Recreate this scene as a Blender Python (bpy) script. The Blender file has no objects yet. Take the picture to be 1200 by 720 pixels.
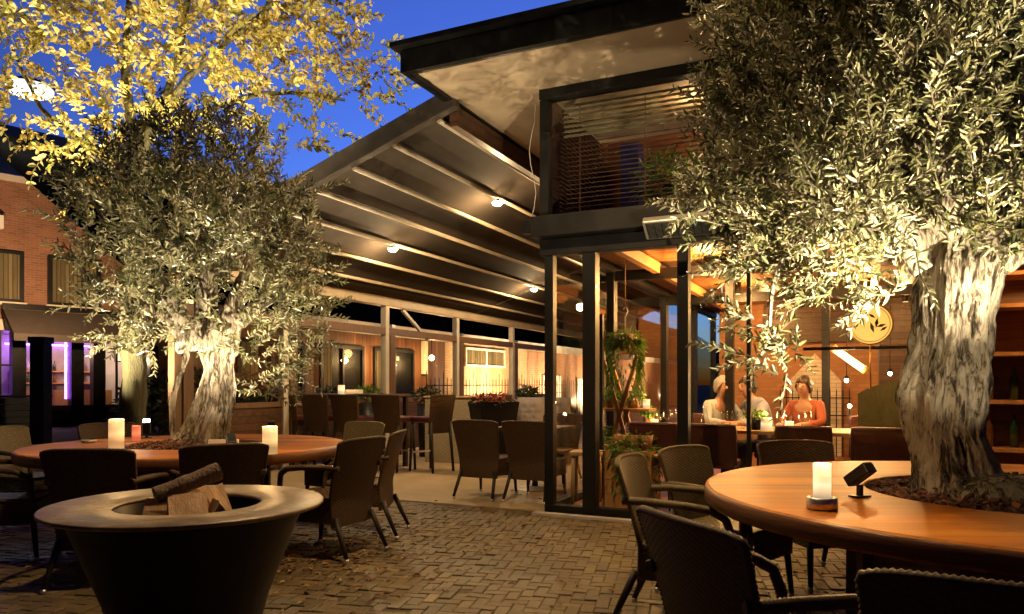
import bpy, math, random
import numpy as np
from mathutils import Vector, Matrix, noise
random.seed(7); RNG = np.random.default_rng(7)
R = math.radians; PI = math.pi
scene = bpy.context.scene
COL = scene.collection

# ------------------------------------------------------------------ camera
F = 874.0; HC = 1.25; HOR = 450.0
cam = bpy.data.cameras.new("camera"); camo = bpy.data.objects.new("camera", cam); COL.objects.link(camo)
camo.location = (0, 0, HC); camo.rotation_euler = (R(90), 0, 0)
cam.sensor_width = 36; cam.lens = 36 * F / 1200; cam.shift_y = (HOR - 360) / 1200
cam.clip_start = .05; cam.clip_end = 2000
scene.camera = camo

def at(px, py, D):                       # a photo point at depth D -> metres
    return Vector(((px - 600) / F * D, D, HC - (py - HOR) / F * D))
def onz(px, py, z):                      # a photo point on the level z
    D = F * (HC - z) / (py - HOR)
    return Vector(((px - 600) / F * D, D, z))

# building frame: u along the glass front (to the right), v to the back
PHI = math.atan2(-.425, .905)
C0 = Vector((.33, 7.28, 0))
UX = Vector((math.cos(PHI), math.sin(PHI), 0)); VX = Vector((-math.sin(PHI), math.cos(PHI), 0))
def B(u, v, z=0): return C0 + UX * u + VX * v + Vector((0, 0, z))

# ------------------------------------------------------------------ object helpers
def tag(o, label=None, cat=None, group=None, kind=None):
    if label: o['label'] = label
    if cat: o['category'] = cat
    if group: o['group'] = group
    if kind: o['kind'] = kind
    return o
def thing(name, label, cat, loc=(0, 0, 0), rz=0, group=None):
    o = bpy.data.objects.new(name, None); COL.objects.link(o)
    o.empty_display_size = .1
    o.location = loc; o.rotation_euler = (0, 0, rz)
    return tag(o, label, cat, group)
def copy_tree(o, parent=None):
    c = o.copy(); COL.objects.link(c)
    if parent: c.parent = parent
    for ch in list(o.children): copy_tree(ch, c)
    return c
def dup(o, loc, rz, label, group=None):
    c = copy_tree(o); c.location = loc; c.rotation_euler = (0, 0, rz); c['label'] = label
    if group: c['group'] = group
    return c

class MB:
    def __init__(s): s.v = []; s.f = []; s.sm = []
    def add(s, vs, fs, smooth=False):
        b = len(s.v); s.v += [tuple(p) for p in vs]
        s.f += [tuple(i + b for i in f) for f in fs]; s.sm += [smooth] * len(fs); return s
    def box(s, c, d, rot=None):
        c = Vector(c); x, y, z = d[0] / 2, d[1] / 2, d[2] / 2
        P = [Vector(p) for p in ((-x,-y,-z),(x,-y,-z),(x,y,-z),(-x,y,-z),(-x,-y,z),(x,-y,z),(x,y,z),(-x,y,z))]
        if rot is not None: P = [rot @ p for p in P]
        return s.add([p + c for p in P], [(0,3,2,1),(4,5,6,7),(0,1,5,4),(1,2,6,5),(2,3,7,6),(3,0,4,7)])
    def bb(s, x0, x1, y0, y1, z0, z1):
        return s.box(((x0+x1)/2, (y0+y1)/2, (z0+z1)/2), (abs(x1-x0), abs(y1-y0), abs(z1-z0)))
    def bar(s, a, b, w, h):               # rectangular bar between two points
        a = Vector(a); b = Vector(b); d = b - a
        q = d.to_track_quat('Y', 'Z').to_matrix()
        return s.box((a + b) / 2, (w, d.length, h), q)
    def tube(s, path, rad, n=8, caps=True, smooth=True):
        path = [Vector(p) for p in path]; m = len(path)
        if not hasattr(rad, '__len__'): rad = [rad] * m
        vs = []; up = None
        for i, p in enumerate(path):
            t = (path[min(i+1, m-1)] - path[max(i-1, 0)])
            if t.length < 1e-9: t = Vector((0, 0, 1))
            t.normalize()
            if up is None:
                up = Vector((0, 0, 1)) if abs(t.z) < .9 else Vector((1, 0, 0))
            e1 = t.cross(up)
            if e1.length < 1e-6: e1 = t.cross(Vector((0, 1, 0)))
            e1.normalize(); e2 = e1.cross(t).normalized(); up = e2
            for k in range(n):
                a = 2 * PI * k / n
                vs.append(p + (e1 * math.cos(a) + e2 * math.sin(a)) * rad[i])
        fs = [(i*n+k, i*n+(k+1) % n, (i+1)*n+(k+1) % n, (i+1)*n+k) for i in range(m-1) for k in range(n)]
        s.add(vs, fs, smooth)
        if caps:
            b = len(s.v) - len(vs)
            s.f += [tuple(b + k for k in reversed(range(n))), tuple(b + (m-1)*n + k for k in range(n))]; s.sm += [False, False]
        return s
    def lathe(s, prof, n=40, c=(0, 0, 0), smooth=True, closed=False):
        c = Vector(c); m = len(prof)
        vs = [c + Vector((r * math.cos(2*PI*k/n), r * math.sin(2*PI*k/n), z)) for r, z in prof for k in range(n)]
        rng = range(m if closed else m - 1)
        fs = [(i*n+k, i*n+(k+1) % n, ((i+1) % m)*n+(k+1) % n, ((i+1) % m)*n+k) for i in rng for k in range(n)]
        return s.add(vs, fs, smooth)
    def ellipsoid(s, c, r, n=14, m=9, rot=None):
        c = Vector(c); vs = []
        for i in range(m + 1):
            th = PI * i / m
            for k in range(n):
                p = Vector((r[0]*math.sin(th)*math.cos(2*PI*k/n), r[1]*math.sin(th)*math.sin(2*PI*k/n), r[2]*math.cos(th)))
                vs.append(c + (rot @ p if rot is not None else p))
        fs = [(i*n+k, (i+1)*n+k, (i+1)*n+(k+1) % n, i*n+(k+1) % n) for i in range(m) for k in range(n)]
        return s.add(vs, fs, True)
    def grid(s, nu, nv, fn, smooth=True):
        vs = [fn(i / nu, j / nv) for j in range(nv + 1) for i in range(nu + 1)]
        w = nu + 1
        return s.add(vs, [(j*w+i, j*w+i+1, (j+1)*w+i+1, (j+1)*w+i) for j in range(nv) for i in range(nu)], smooth)
    def build(s, name, mat, parent=None, bevel=0, seg=2):
        me = bpy.data.meshes.new(name); me.from_pydata(s.v, [], s.f); me.materials.append(mat)
        me.polygons.foreach_set('use_smooth', s.sm); me.update()
        o = bpy.data.objects.new(name, me); COL.objects.link(o)
        if parent: o.parent = parent
        if bevel:
            b = o.modifiers.new('bevel', 'BEVEL'); b.width = bevel; b.segments = seg; b.limit_method = 'ANGLE'
        return o

def quick(name, mat, parent, boxes, bevel=0):
    m = MB()
    for b in boxes: m.bb(*b)
    return m.build(name, mat, parent, bevel)

def light(name, typ, loc, energy, color, radius=.03, target=None, size=60, blend=.5, parent=None):
    d = bpy.data.lights.new(name, typ); d.energy = energy; d.color = color; d.shadow_soft_size = radius
    o = bpy.data.objects.new(name, d); COL.objects.link(o)
    loc = Vector(loc); o.location = loc
    if typ == 'SPOT': d.spot_size = R(size); d.spot_blend = blend
    if target is not None: o.rotation_euler = (Vector(target) - loc).to_track_quat('-Z', 'Y').to_euler()
    if parent is not None:
        M = Matrix.Translation(parent.location) @ parent.rotation_euler.to_matrix().to_4x4()
        o.parent = parent; o.matrix_parent_inverse = M.inverted()
    return o

# ------------------------------------------------------------------ materials
def nm(name):
    m = bpy.data.materials.new(name); m.use_nodes = True
    return m, m.node_tree.nodes, m.node_tree.links, m.node_tree.nodes['Principled BSDF']
def ramp(N, stops):
    r = N.new('ShaderNodeValToRGB'); e = r.color_ramp.elements
    while len(e) < len(stops): e.new(.5)
    for el, (p, c) in zip(e, stops): el.position = p; el.color = (*c, 1)
    return r
def coords(N, L, scale=(1, 1, 1), rot=(0, 0, 0)):
    t = N.new('ShaderNodeTexCoord'); mp = N.new('ShaderNodeMapping')
    mp.inputs['Scale'].default_value = scale; mp.inputs['Rotation'].default_value = rot
    L.new(t.outputs['Object'], mp.inputs['Vector']); return mp.outputs['Vector']
def noisy(name, c1, c2, scale=6, rough=.6, metal=0, bump=.15, stretch=(1, 1, 1), detail=6, rr=.12, c3=None, bscale=None, bdist=.01, spec=.5):
    m, N, L, P = nm(name)
    v = coords(N, L, stretch)
    n = N.new('ShaderNodeTexNoise'); n.inputs['Scale'].default_value = scale; n.inputs['Detail'].default_value = detail
    n.inputs['Roughness'].default_value = .65
    L.new(v, n.inputs['Vector'])
    st = [(.3, c1), (.7, c2)] if c3 is None else [(.28, c1), (.52, c2), (.74, c3)]
    r = ramp(N, st); L.new(n.outputs['Fac'], r.inputs['Fac']); L.new(r.outputs['Color'], P.inputs['Base Color'])
    P.inputs['Metallic'].default_value = metal; P.inputs['Specular IOR Level'].default_value = spec
    mr = N.new('ShaderNodeMapRange'); mr.inputs['To Min'].default_value = max(.03, rough - rr); mr.inputs['To Max'].default_value = min(1, rough + rr)
    L.new(n.outputs['Fac'], mr.inputs['Value']); L.new(mr.outputs['Result'], P.inputs['Roughness'])
    if bump:
        n2 = N.new('ShaderNodeTexNoise'); n2.inputs['Scale'].default_value = bscale or scale * 4; n2.inputs['Detail'].default_value = 5
        L.new(v, n2.inputs['Vector'])
        b = N.new('ShaderNodeBump'); b.inputs['Strength'].default_value = bump; b.inputs['Distance'].default_value = bdist
        L.new(n2.outputs['Fac'], b.inputs['Height']); L.new(b.outputs['Normal'], P.inputs['Normal'])
    return m
def emit(name, color, strength):
    m, N, L, P = nm(name)
    P.inputs['Base Color'].default_value = (.6, .55, .5, 1)
    P.inputs['Emission Color'].default_value = (*color, 1); P.inputs['Emission Strength'].default_value = strength
    return m
def planks(name, c1, c2, c3, pitch=.12, axis='x', along='y', gap=.04, rough=.4, bump=.4, grain=14, spec=.4):
    """boards laid side by side along `axis`, grain running along `along`"""
    m, N, L, P = nm(name)
    t = N.new('ShaderNodeTexCoord'); sp = N.new('ShaderNodeSeparateXYZ'); L.new(t.outputs['Object'], sp.inputs[0])
    dv = N.new('ShaderNodeMath'); dv.operation = 'DIVIDE'; dv.inputs[1].default_value = pitch
    L.new(sp.outputs[axis.upper()], dv.inputs[0])
    fl = N.new('ShaderNodeMath'); fl.operation = 'FLOOR'; L.new(dv.outputs[0], fl.inputs[0])
    fr = N.new('ShaderNodeMath'); fr.operation = 'FRACT'; L.new(dv.outputs[0], fr.inputs[0])
    wn = N.new('ShaderNodeTexWhiteNoise'); wn.noise_dimensions = '1D'; L.new(fl.outputs[0], wn.inputs['W'])
    mp = N.new('ShaderNodeMapping'); sc = [grain, grain, grain]; sc['xyz'.index(along)] = grain * .06
    mp.inputs['Scale'].default_value = sc
    L.new(t.outputs['Object'], mp.inputs['Vector'])
    ad = N.new('ShaderNodeVectorMath'); ad.operation = 'ADD'; L.new(mp.outputs[0], ad.inputs[0])
    ms = N.new('ShaderNodeVectorMath'); ms.operation = 'SCALE'; ms.inputs['Scale'].default_value = 40
    L.new(wn.outputs['Color'], ms.inputs[0]); L.new(ms.outputs[0], ad.inputs[1])
    n = N.new('ShaderNodeTexNoise'); n.inputs['Scale'].default_value = 1; n.inputs['Detail'].default_value = 7; n.inputs['Distortion'].default_value = .6
    L.new(ad.outputs[0], n.inputs['Vector'])
    r = ramp(N, [(.25, c1), (.52, c2), (.78, c3)]); L.new(n.outputs['Fac'], r.inputs['Fac'])
    hs = N.new('ShaderNodeHueSaturation'); L.new(r.outputs['Color'], hs.inputs['Color'])
    vr = N.new('ShaderNodeMapRange'); vr.inputs['To Min'].default_value = .7; vr.inputs['To Max'].default_value = 1.25
    L.new(wn.outputs['Value'], vr.inputs['Value']); L.new(vr.outputs['Result'], hs.inputs['Value'])
    gp = N.new('ShaderNodeMath'); gp.operation = 'LESS_THAN'; gp.inputs[1].default_value = gap; L.new(fr.outputs[0], gp.inputs[0])
    mx = N.new('ShaderNodeMix'); mx.data_type = 'RGBA'; L.new(gp.outputs[0], mx.inputs['Factor'])
    L.new(hs.outputs['Color'], mx.inputs['A']); mx.inputs['B'].default_value = (*[c * .25 for c in c1], 1)
    L.new(mx.outputs['Result'], P.inputs['Base Color'])
    rg = N.new('ShaderNodeMapRange'); rg.inputs['To Min'].default_value = rough - .12; rg.inputs['To Max'].default_value = rough + .15
    L.new(n.outputs['Fac'], rg.inputs['Value']); L.new(rg.outputs['Result'], P.inputs['Roughness'])
    sb = N.new('ShaderNodeMath'); sb.operation = 'SUBTRACT'; L.new(n.outputs['Fac'], sb.inputs[0]); L.new(gp.outputs[0], sb.inputs[1])
    P.inputs['Specular IOR Level'].default_value = spec
    b = N.new('ShaderNodeBump'); b.inputs['Strength'].default_value = bump; b.inputs['Distance'].default_value = .004
    L.new(sb.outputs[0], b.inputs['Height']); L.new(b.outputs['Normal'], P.inputs['Normal'])
    return m
def brickmat(name, c1, c2, mortar, bw=.22, bh=.07, plane='xz'):
    m, N, L, P = nm(name)
    t = N.new('ShaderNodeTexCoord'); sp = N.new('ShaderNodeSeparateXYZ'); L.new(t.outputs['Object'], sp.inputs[0])
    ad = N.new('ShaderNodeMath'); ad.operation = 'ADD'
    cb = N.new('ShaderNodeCombineXYZ')
    if plane == 'xz':
        L.new(sp.outputs['X'], ad.inputs[0]); L.new(sp.outputs['Y'], ad.inputs[1])
        L.new(ad.outputs[0], cb.inputs['X']); L.new(sp.outputs['Z'], cb.inputs['Y'])
    else:
        L.new(sp.outputs['X'], cb.inputs['X']); L.new(sp.outputs['Y'], cb.inputs['Y'])
    br = N.new('ShaderNodeTexBrick'); L.new(cb.outputs[0], br.inputs['Vector'])
    br.inputs['Scale'].default_value = 1; br.inputs['Brick Width'].default_value = bw; br.inputs['Row Height'].default_value = bh
    br.inputs['Mortar Size'].default_value = .008; br.inputs['Color1'].default_value = (*c1, 1); br.inputs['Color2'].default_value = (*c2, 1)
    br.inputs['Mortar'].default_value = (*mortar, 1)
    n = N.new('ShaderNodeTexNoise'); n.inputs['Scale'].default_value = 1.3; n.inputs['Detail'].default_value = 8; L.new(cb.outputs[0], n.inputs['Vector'])
    hs = N.new('ShaderNodeHueSaturation'); L.new(br.outputs['Color'], hs.inputs['Color'])
    mr = N.new('ShaderNodeMapRange'); mr.inputs['To Min'].default_value = .6; mr.inputs['To Max'].default_value = 1.35; L.new(n.outputs['Fac'], mr.inputs['Value'])
    L.new(mr.outputs['Result'], hs.inputs['Value']); L.new(hs.outputs['Color'], P.inputs['Base Color'])
    P.inputs['Roughness'].default_value = .85
    b = N.new('ShaderNodeBump'); b.inputs['Strength'].default_value = .5; b.inputs['Distance'].default_value = .006; b.invert = True
    L.new(br.outputs['Fac'], b.inputs['Height']); L.new(b.outputs['Normal'], P.inputs['Normal'])
    return m
def glassmat(name, tint=(.95, .97, .95), refl=.5, rough=.0):
    m, N, L, P = nm(name)
    N.remove(P)
    o = N['Material Output']; tr = N.new('ShaderNodeBsdfTransparent'); tr.inputs[0].default_value = (*tint, 1)
    gl = N.new('ShaderNodeBsdfGlossy'); gl.inputs['Roughness'].default_value = rough
    fr = N.new('ShaderNodeFresnel'); gm_ = N.new('ShaderNodeNewGeometry'); ir = N.new('ShaderNodeMapRange')
    ir.inputs['To Min'].default_value = 1.5; ir.inputs['To Max'].default_value = 1/1.5; L.new(gm_.outputs['Backfacing'], ir.inputs['Value']); L.new(ir.outputs['Result'], fr.inputs['IOR'])
    mu = N.new('ShaderNodeMath'); mu.operation = 'MULTIPLY'; mu.inputs[1].default_value = refl; L.new(fr.outputs[0], mu.inputs[0])
    mx = N.new('ShaderNodeMixShader'); L.new(mu.outputs[0], mx.inputs[0]); L.new(tr.outputs[0], mx.inputs[1]); L.new(gl.outputs[0], mx.inputs[2])
    L.new(mx.outputs[0], o.inputs['Surface']); return m
def leafmat(name, stops, back=None, rough=.4, transl=.3):
    m, N, L, P = nm(name)
    a = N.new('ShaderNodeAttribute'); a.attribute_name = 'tint'
    r = ramp(N, stops); L.new(a.outputs['Fac'], r.inputs['Fac'])
    col = r.outputs['Color']
    if back:
        g = N.new('ShaderNodeNewGeometry'); mx = N.new('ShaderNodeMix'); mx.data_type = 'RGBA'
        L.new(g.outputs['Backfacing'], mx.inputs['Factor']); L.new(col, mx.inputs['A']); mx.inputs['B'].default_value = (*back, 1)
        col = mx.outputs['Result']
    L.new(col, P.inputs['Base Color']); P.inputs['Roughness'].default_value = rough
    tl = N.new('ShaderNodeBsdfTranslucent'); L.new(col, tl.inputs['Color'])
    ms = N.new('ShaderNodeMixShader'); ms.inputs[0].default_value = transl
    L.new(P.outputs[0], ms.inputs[1]); L.new(tl.outputs[0], ms.inputs[2]); L.new(ms.outputs[0], N['Material Output'].inputs['Surface'])
    return m
def attrmat(name, stops, rough=.75, bump=.4, attr='tint', nscale=40):
    m, N, L, P = nm(name)
    a = N.new('ShaderNodeAttribute'); a.attribute_name = attr
    r = ramp(N, stops); L.new(a.outputs['Fac'], r.inputs['Fac'])
    v = coords(N, L); n = N.new('ShaderNodeTexNoise'); n.inputs['Scale'].default_value = nscale; n.inputs['Detail'].default_value = 6; L.new(v, n.inputs['Vector'])
    n3 = N.new('ShaderNodeTexNoise'); n3.inputs['Scale'].default_value = 1.1; n3.inputs['Detail'].default_value = 5; L.new(v, n3.inputs['Vector'])
    sm = N.new('ShaderNodeMath'); sm.operation = 'ADD'; L.new(n.outputs['Fac'], sm.inputs[0]); L.new(n3.outputs['Fac'], sm.inputs[1])
    hs = N.new('ShaderNodeHueSaturation'); L.new(r.outputs['Color'], hs.inputs['Color'])
    mr = N.new('ShaderNodeMapRange'); mr.inputs['From Min'].default_value = .6; mr.inputs['From Max'].default_value = 1.4; mr.inputs['To Min'].default_value = .55; mr.inputs['To Max'].default_value = 1.45
    L.new(sm.outputs[0], mr.inputs['Value']); L.new(mr.outputs['Result'], hs.inputs['Value']); L.new(hs.outputs['Color'], P.inputs['Base Color'])
    rr = N.new('ShaderNodeMapRange'); rr.inputs['To Min'].default_value = rough - .2; rr.inputs['To Max'].default_value = min(1, rough + .2)
    L.new(n3.outputs['Fac'], rr.inputs['Value']); L.new(rr.outputs['Result'], P.inputs['Roughness'])
    b = N.new('ShaderNodeBump'); b.inputs['Strength'].default_value = bump; b.inputs['Distance'].default_value = .004
    L.new(n.outputs['Fac'], b.inputs['Height']); L.new(b.outputs['Normal'], P.inputs['Normal'])
    return m

M = {}
M['paver'] = attrmat('clay paver', [(0, (.054, .035, .012)), (.4, (.092, .063, .023)), (.75, (.135, .095, .037)), (1, (.25, .185, .09))], rough=.6, bump=.6)
M['sand'] = noisy('joint sand', (.03, .020, .009), (.10, .070, .034), 5, .9)
M['terrace'] = noisy('terrace concrete', (.26, .19, .11), (.36, .27, .16), 3, .6, bump=.1)
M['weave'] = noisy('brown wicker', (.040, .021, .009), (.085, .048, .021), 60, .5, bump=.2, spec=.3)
M['weave_lit'] = noisy('lit tone wicker', (.085, .060, .026), (.16, .12, .055), 60, .5, bump=.2, spec=.3)  # paler copy of the wicker: light on these chairs put into the colour
M['sofa_weave'] = noisy('pale wicker', (.22, .18, .12), (.36, .30, .21), 90, .6, bump=.5, stretch=(1, 1, 2))
M['leg'] = noisy('dark leg wrap', (.014, .009, .005), (.03, .02, .012), 50, .45, bump=.2, spec=.3)
M['steel'] = noisy('brushed steel', (.55, .53, .5), (.75, .73, .7), 40, .4, 1, .05, (1, 1, .05))
M['black'] = noisy('black metal', (.004, .004, .004), (.009, .008, .008), 8, .42, .0, .05, spec=.3)
M['frame'] = noisy('dark steel frame', (.006, .0055, .005), (.012, .011, .010), 5, .45, .0, .05, spec=.3)
M['fascia'] = planks('charcoal fascia boards', (.005, .005, .005), (.008, .008, .008), (.012, .012, .012), .25, 'x', 'z', .02, .7, spec=.12)
M['soffit'] = noisy('cream soffit board', (.36, .27, .17), (.44, .335, .22), 1.2, .75, bump=.06)
M['canopy'] = noisy('pleated canvas', (.042, .032, .024), (.060, .046, .034), 3, .95, spec=.08, bump=.25, bscale=220, bdist=.002)
M['slat'] = noisy('beige aluminium', (.32, .245, .16), (.42, .33, .22), 4, .5, .1, .05)
M['rail'] = noisy('grey brown rail', (.055, .043, .033), (.08, .064, .05), 4, .5, .2, .05)
M['postgrey'] = noisy('pale grey post', (.42, .38, .33), (.52, .47, .41), 4, .45, .1, .05)
M['brownwood'] = noisy('brown stained wood', (.075, .036, .015), (.15, .075, .032), 5, .5, stretch=(6, 6, .6), bump=.2)
M['glass'] = glassmat('clear pane', (.97, .97, .95), .9)
M['glass_dim'] = glassmat('window pane', (.9, .9, .88), .7)
M['wine'] = glassmat('drinking glass', (.93, .95, .95), 2.2)
M['tabletop'] = planks('honey tabletop boards', (.20, .050, .002), (.38, .118, .005), (.54, .22, .016), .14, 'y', 'x', .014, .46, .3, 11, .13)
M['tableside'] = noisy('red brown table wood', (.10, .032, .010), (.20, .075, .022), 4, .42, stretch=(1, 1, 9), bump=.2)
M['mulch'] = attrmat('bark chips', [(0, (.025, .009, .005)), (.6, (.085, .027, .012)), (1, (.18, .065, .03))], .8)
M['ceiling'] = planks('warm ceiling slats', (.16, .062, .014), (.30, .125, .030), (.42, .19, .05), .10, 'y', 'x', .16, .4, .6)
M['intfloor'] = planks('terracotta timber floor', (.10, .035, .014), (.19, .075, .032), (.26, .12, .055), .14, 'x', 'y', .02, .35)
M['darkwood'] = planks('dark timber boards', (.030, .012, .006), (.065, .028, .012), (.10, .046, .020), .10, 'z', 'x', .08, .45)
M['palewood'] = noisy('pale raw wood', (.30, .18, .075), (.46, .30, .14), 5, .55, stretch=(5, 5, .7), bump=.15)
M['orangewood'] = noisy('orange pine', (.36, .16, .045), (.52, .27, .09), 5, .5, stretch=(5, 5, .7), bump=.15)
M['leather'] = noisy('oxblood leather', (.050, .012, .008), (.085, .022, .014), 20, .42, bump=.15)
M['cushion'] = noisy('grey violet fabric', (.20, .175, .18), (.28, .245, .25), 30, .9, bump=.3)
M['redbrick'] = brickmat('red brick', (.28, .118, .055), (.20, .080, .038), (.24, .17, .115))
M['palebrick'] = brickmat('pale painted brick', (.50, .33, .18), (.41, .26, .14), (.33, .22, .12))
M['cream'] = noisy('cream plaster', (.55, .46, .33), (.66, .57, .43), 2, .8)
M['offwhite'] = noisy('off white paint', (.62, .58, .50), (.74, .70, .62), 3, .6)
M['matt_black'] = noisy('matt black felt', (.003, .003, .003), (.006, .006, .006), 8, .95, spec=0)
M['roofgrey'] = noisy('grey roof sheet', (.09, .075, .062), (.14, .12, .10), 3, .7)
M['curtain'] = planks('pleated curtain', (.20, .16, .085), (.27, .22, .12), (.34, .28, .16), .11, 'x', 'z', .15, .8, .8)
M['awning'] = noisy('taupe awning cloth', (.08, .06, .043), (.11, .085, .062), 5, .8)
M['bark_olive'] = None
M['leaf_olive'] = leafmat('olive leaf', [(0, (.022, .028, .008)), (.5, (.068, .074, .026)), (1, (.18, .172, .075))], (.27, .255, .15), .30, .18)
M['leaf_yellow'] = leafmat('autumn leaf', [(0, (.30, .19, .03)), (.35, (.56, .42, .09)), (.68, (.64, .57, .20)), (1, (.34, .42, .06))], None, .5, .45)
M['leaf_green'] = leafmat('fern leaf', [(0, (.04, .09, .012)), (.6, (.11, .21, .025)), (1, (.24, .34, .05))], None, .45, .35)
M['leaf_dark'] = leafmat('dark leaf', [(0, (.012, .022, .008)), (1, (.04, .065, .02))], None, .45, .25)
M['leaf_red'] = leafmat('red petal', [(0, (.14, .02, .012)), (1, (.34, .06, .04))], None, .5, .3)
M['leaf_fallen'] = leafmat('fallen leaf', [(0, (.07, .024, .010)), (.5, (.20, .09, .025)), (1, (.36, .24, .06))], None, .6, .1)
M['twig'] = noisy('twig bark', (.07, .055, .035), (.13, .10, .065), 30, .8)
M['bark'] = noisy('tree bark', (.05, .045, .018), (.12, .105, .045), 8, .85, stretch=(3, 3, .6), bump=.8, bdist=.02)  # greenish tone carries the green light on the yellow tree's trunk
M['iron_plate'] = noisy('seasoned fire plate', (.05, .034, .016), (.22, .155, .080), 4.5, .42, .15, .5, detail=12, rr=.25, c3=(.58, .47, .30), bscale=30, bdist=.006)
M['iron_cone'] = noisy('blackened steel cone', (.006, .004, .003), (.018, .010, .007), 4, .55, .2, .2, spec=.3)
M['logbark'] = noisy('log bark', (.10, .062, .036), (.24, .16, .095), 26, .85, stretch=(1, 1, .25), bump=.9, bdist=.012)
M['logcut'] = noisy('split wood', (.36, .21, .10), (.55, .36, .20), 9, .75, stretch=(4, 4, .6), bump=.4)
M['pot'] = noisy('terracotta', (.30, .12, .05), (.40, .18, .08), 8, .7)
M['card'] = noisy('white card', (.62, .58, .5), (.72, .68, .6), 6, .6)
M['wax'] = None
M['shirt_pale'] = noisy('pale grey shirt', (.42, .46, .50), (.50, .54, .58), 14, .85)
M['shirt_blue'] = noisy('blue white shirt', (.30, .33, .46), (.42, .45, .58), 14, .85)
M['shirt_red'] = noisy('brick red jumper', (.30, .08, .04), (.40, .12, .06), 14, .9)
M['trouser'] = noisy('dark trousers', (.02, .02, .025), (.04, .04, .05), 14, .9)
M['skin'] = noisy('skin', (.42, .24, .16), (.50, .30, .21), 9, .5, bump=.05)
M['hair_dark'] = noisy('dark hair', (.02, .012, .008), (.05, .03, .018), 30, .5)
M['hair_grey'] = noisy('grey hair', (.30, .28, .26), (.42, .40, .37), 30, .5)
M['blue'] = noisy('blue light tone', (.010, .016, .10), (.016, .024, .15), 6, .4)
M['velvet'] = noisy('moss green velvet', (.035, .040, .016), (.065, .070, .030), 12, .85)
M['gold'] = noisy('brushed brass', (.70, .42, .10), (.82, .52, .15), 20, .38, .55, .05)
M['heater'] = noisy('grey heater casing', (.30, .27, .23), (.38, .35, .30), 10, .4, .5)
M['lamp_warm'] = emit('warm lamp', (1, .72, .36), 60)
M['lamp_white'] = emit('white lamp', (1, .93, .82), 14)
M['lamp_street'] = emit('street globe', (1, .95, .90), .55)
M['flame'] = emit('flame', (1, .62, .22), 12)
M['purple'] = emit('violet strip', (.38, .10, 1), 5)
M['tube_lamp'] = emit('glowing tube', (1, .60, .22), 1.6)
M['whitelite'] = emit('small white glint', (.95, .97, 1), 12)

def barkmat():
    m, N, L, P = nm('olive bark')
    v = coords(N, L, (1, 1, .22))
    n = N.new('ShaderNodeTexNoise'); n.inputs['Scale'].default_value = 34; n.inputs['Detail'].default_value = 10; n.inputs['Roughness'].default_value = .7; n.inputs['Distortion'].default_value = 1.2
    L.new(v, n.inputs['Vector'])
    v2 = coords(N, L, (1, 1, .5))
    n2 = N.new('ShaderNodeTexNoise'); n2.inputs['Scale'].default_value = 7; n2.inputs['Detail'].default_value = 6; L.new(v2, n2.inputs['Vector'])
    mx = N.new('ShaderNodeMath'); mx.operation = 'MULTIPLY_ADD'; mx.inputs[1].default_value = .45; L.new(n2.outputs['Fac'], mx.inputs[0])
    sc = N.new('ShaderNodeMath'); sc.operation = 'MULTIPLY'; sc.inputs[1].default_value = .62; L.new(n.outputs['Fac'], sc.inputs[0]); L.new(sc.outputs[0], mx.inputs[2])
    r = ramp(N, [(.44, (.014, .010, .006)), (.50, (.085, .066, .044)), (.545, (.26, .22, .165)), (.66, (.44, .385, .30))]); L.new(mx.outputs[0], r.inputs['Fac'])
    L.new(r.outputs['Color'], P.inputs['Base Color']); P.inputs['Roughness'].default_value = .9; P.inputs['Specular IOR Level'].default_value = .2
    b = N.new('ShaderNodeBump'); b.inputs['Strength'].default_value = 1; b.inputs['Distance'].default_value = .035
    L.new(mx.outputs[0], b.inputs['Height']); L.new(b.outputs['Normal'], P.inputs['Normal']); return m
M['bark_olive'] = barkmat()
def waxmat(name, e=1.2, col=(1, .58, .22), base=(.85, .75, .6)):
    """frosted candle glass: the flame glow is painted into its emission"""
    m, N, L, P = nm(name)
    P.inputs['Base Color'].default_value = (*base, 1); P.inputs['Roughness'].default_value = .45
    n = N.new('ShaderNodeTexNoise'); n.inputs['Scale'].default_value = 9; L.new(coords(N, L), n.inputs['Vector'])
    t = N.new('ShaderNodeTexCoord'); s = N.new('ShaderNodeSeparateXYZ'); L.new(t.outputs['Generated'], s.inputs[0])
    mr = N.new('ShaderNodeValToRGB'); els = mr.color_ramp.elements; els[0].position = 0; els[0].color = (.75, .75, .75, 1); els[1].position = 1; els[1].color = (.30, .30, .30, 1)
    for ps_, vl in ((.22, .55), (.52, 1.6), (.72, .7)): q_ = els.new(ps_); q_.color = (vl, vl, vl, 1)  # brighter middle band paints the glow of the flame
    L.new(s.outputs['Z'], mr.inputs['Fac'])
    mu = N.new('ShaderNodeMath'); mu.operation = 'MULTIPLY'; L.new(mr.outputs['Color'], mu.inputs[0])
    m2 = N.new('ShaderNodeMath'); m2.operation = 'MULTIPLY_ADD'; m2.inputs[1].default_value = e; m2.inputs[2].default_value = e * .5; L.new(n.outputs['Fac'], m2.inputs[0]); L.new(m2.outputs[0], mu.inputs[1])
    P.inputs['Emission Color'].default_value = (*col, 1); L.new(mu.outputs[0], P.inputs['Emission Strength']); return m
M['wax'] = waxmat('frosted candle glass', .26)
M['wax_bright'] = waxmat('bright frosted glass', .34, (1, .74, .40))
M['wax_red'] = waxmat('red candle glass', .3, (1, .22, .10), (.6, .15, .1))

WARM = (1, .70, .36); AMB = (1, .58, .24); TREE = (1, .82, .53)

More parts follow.
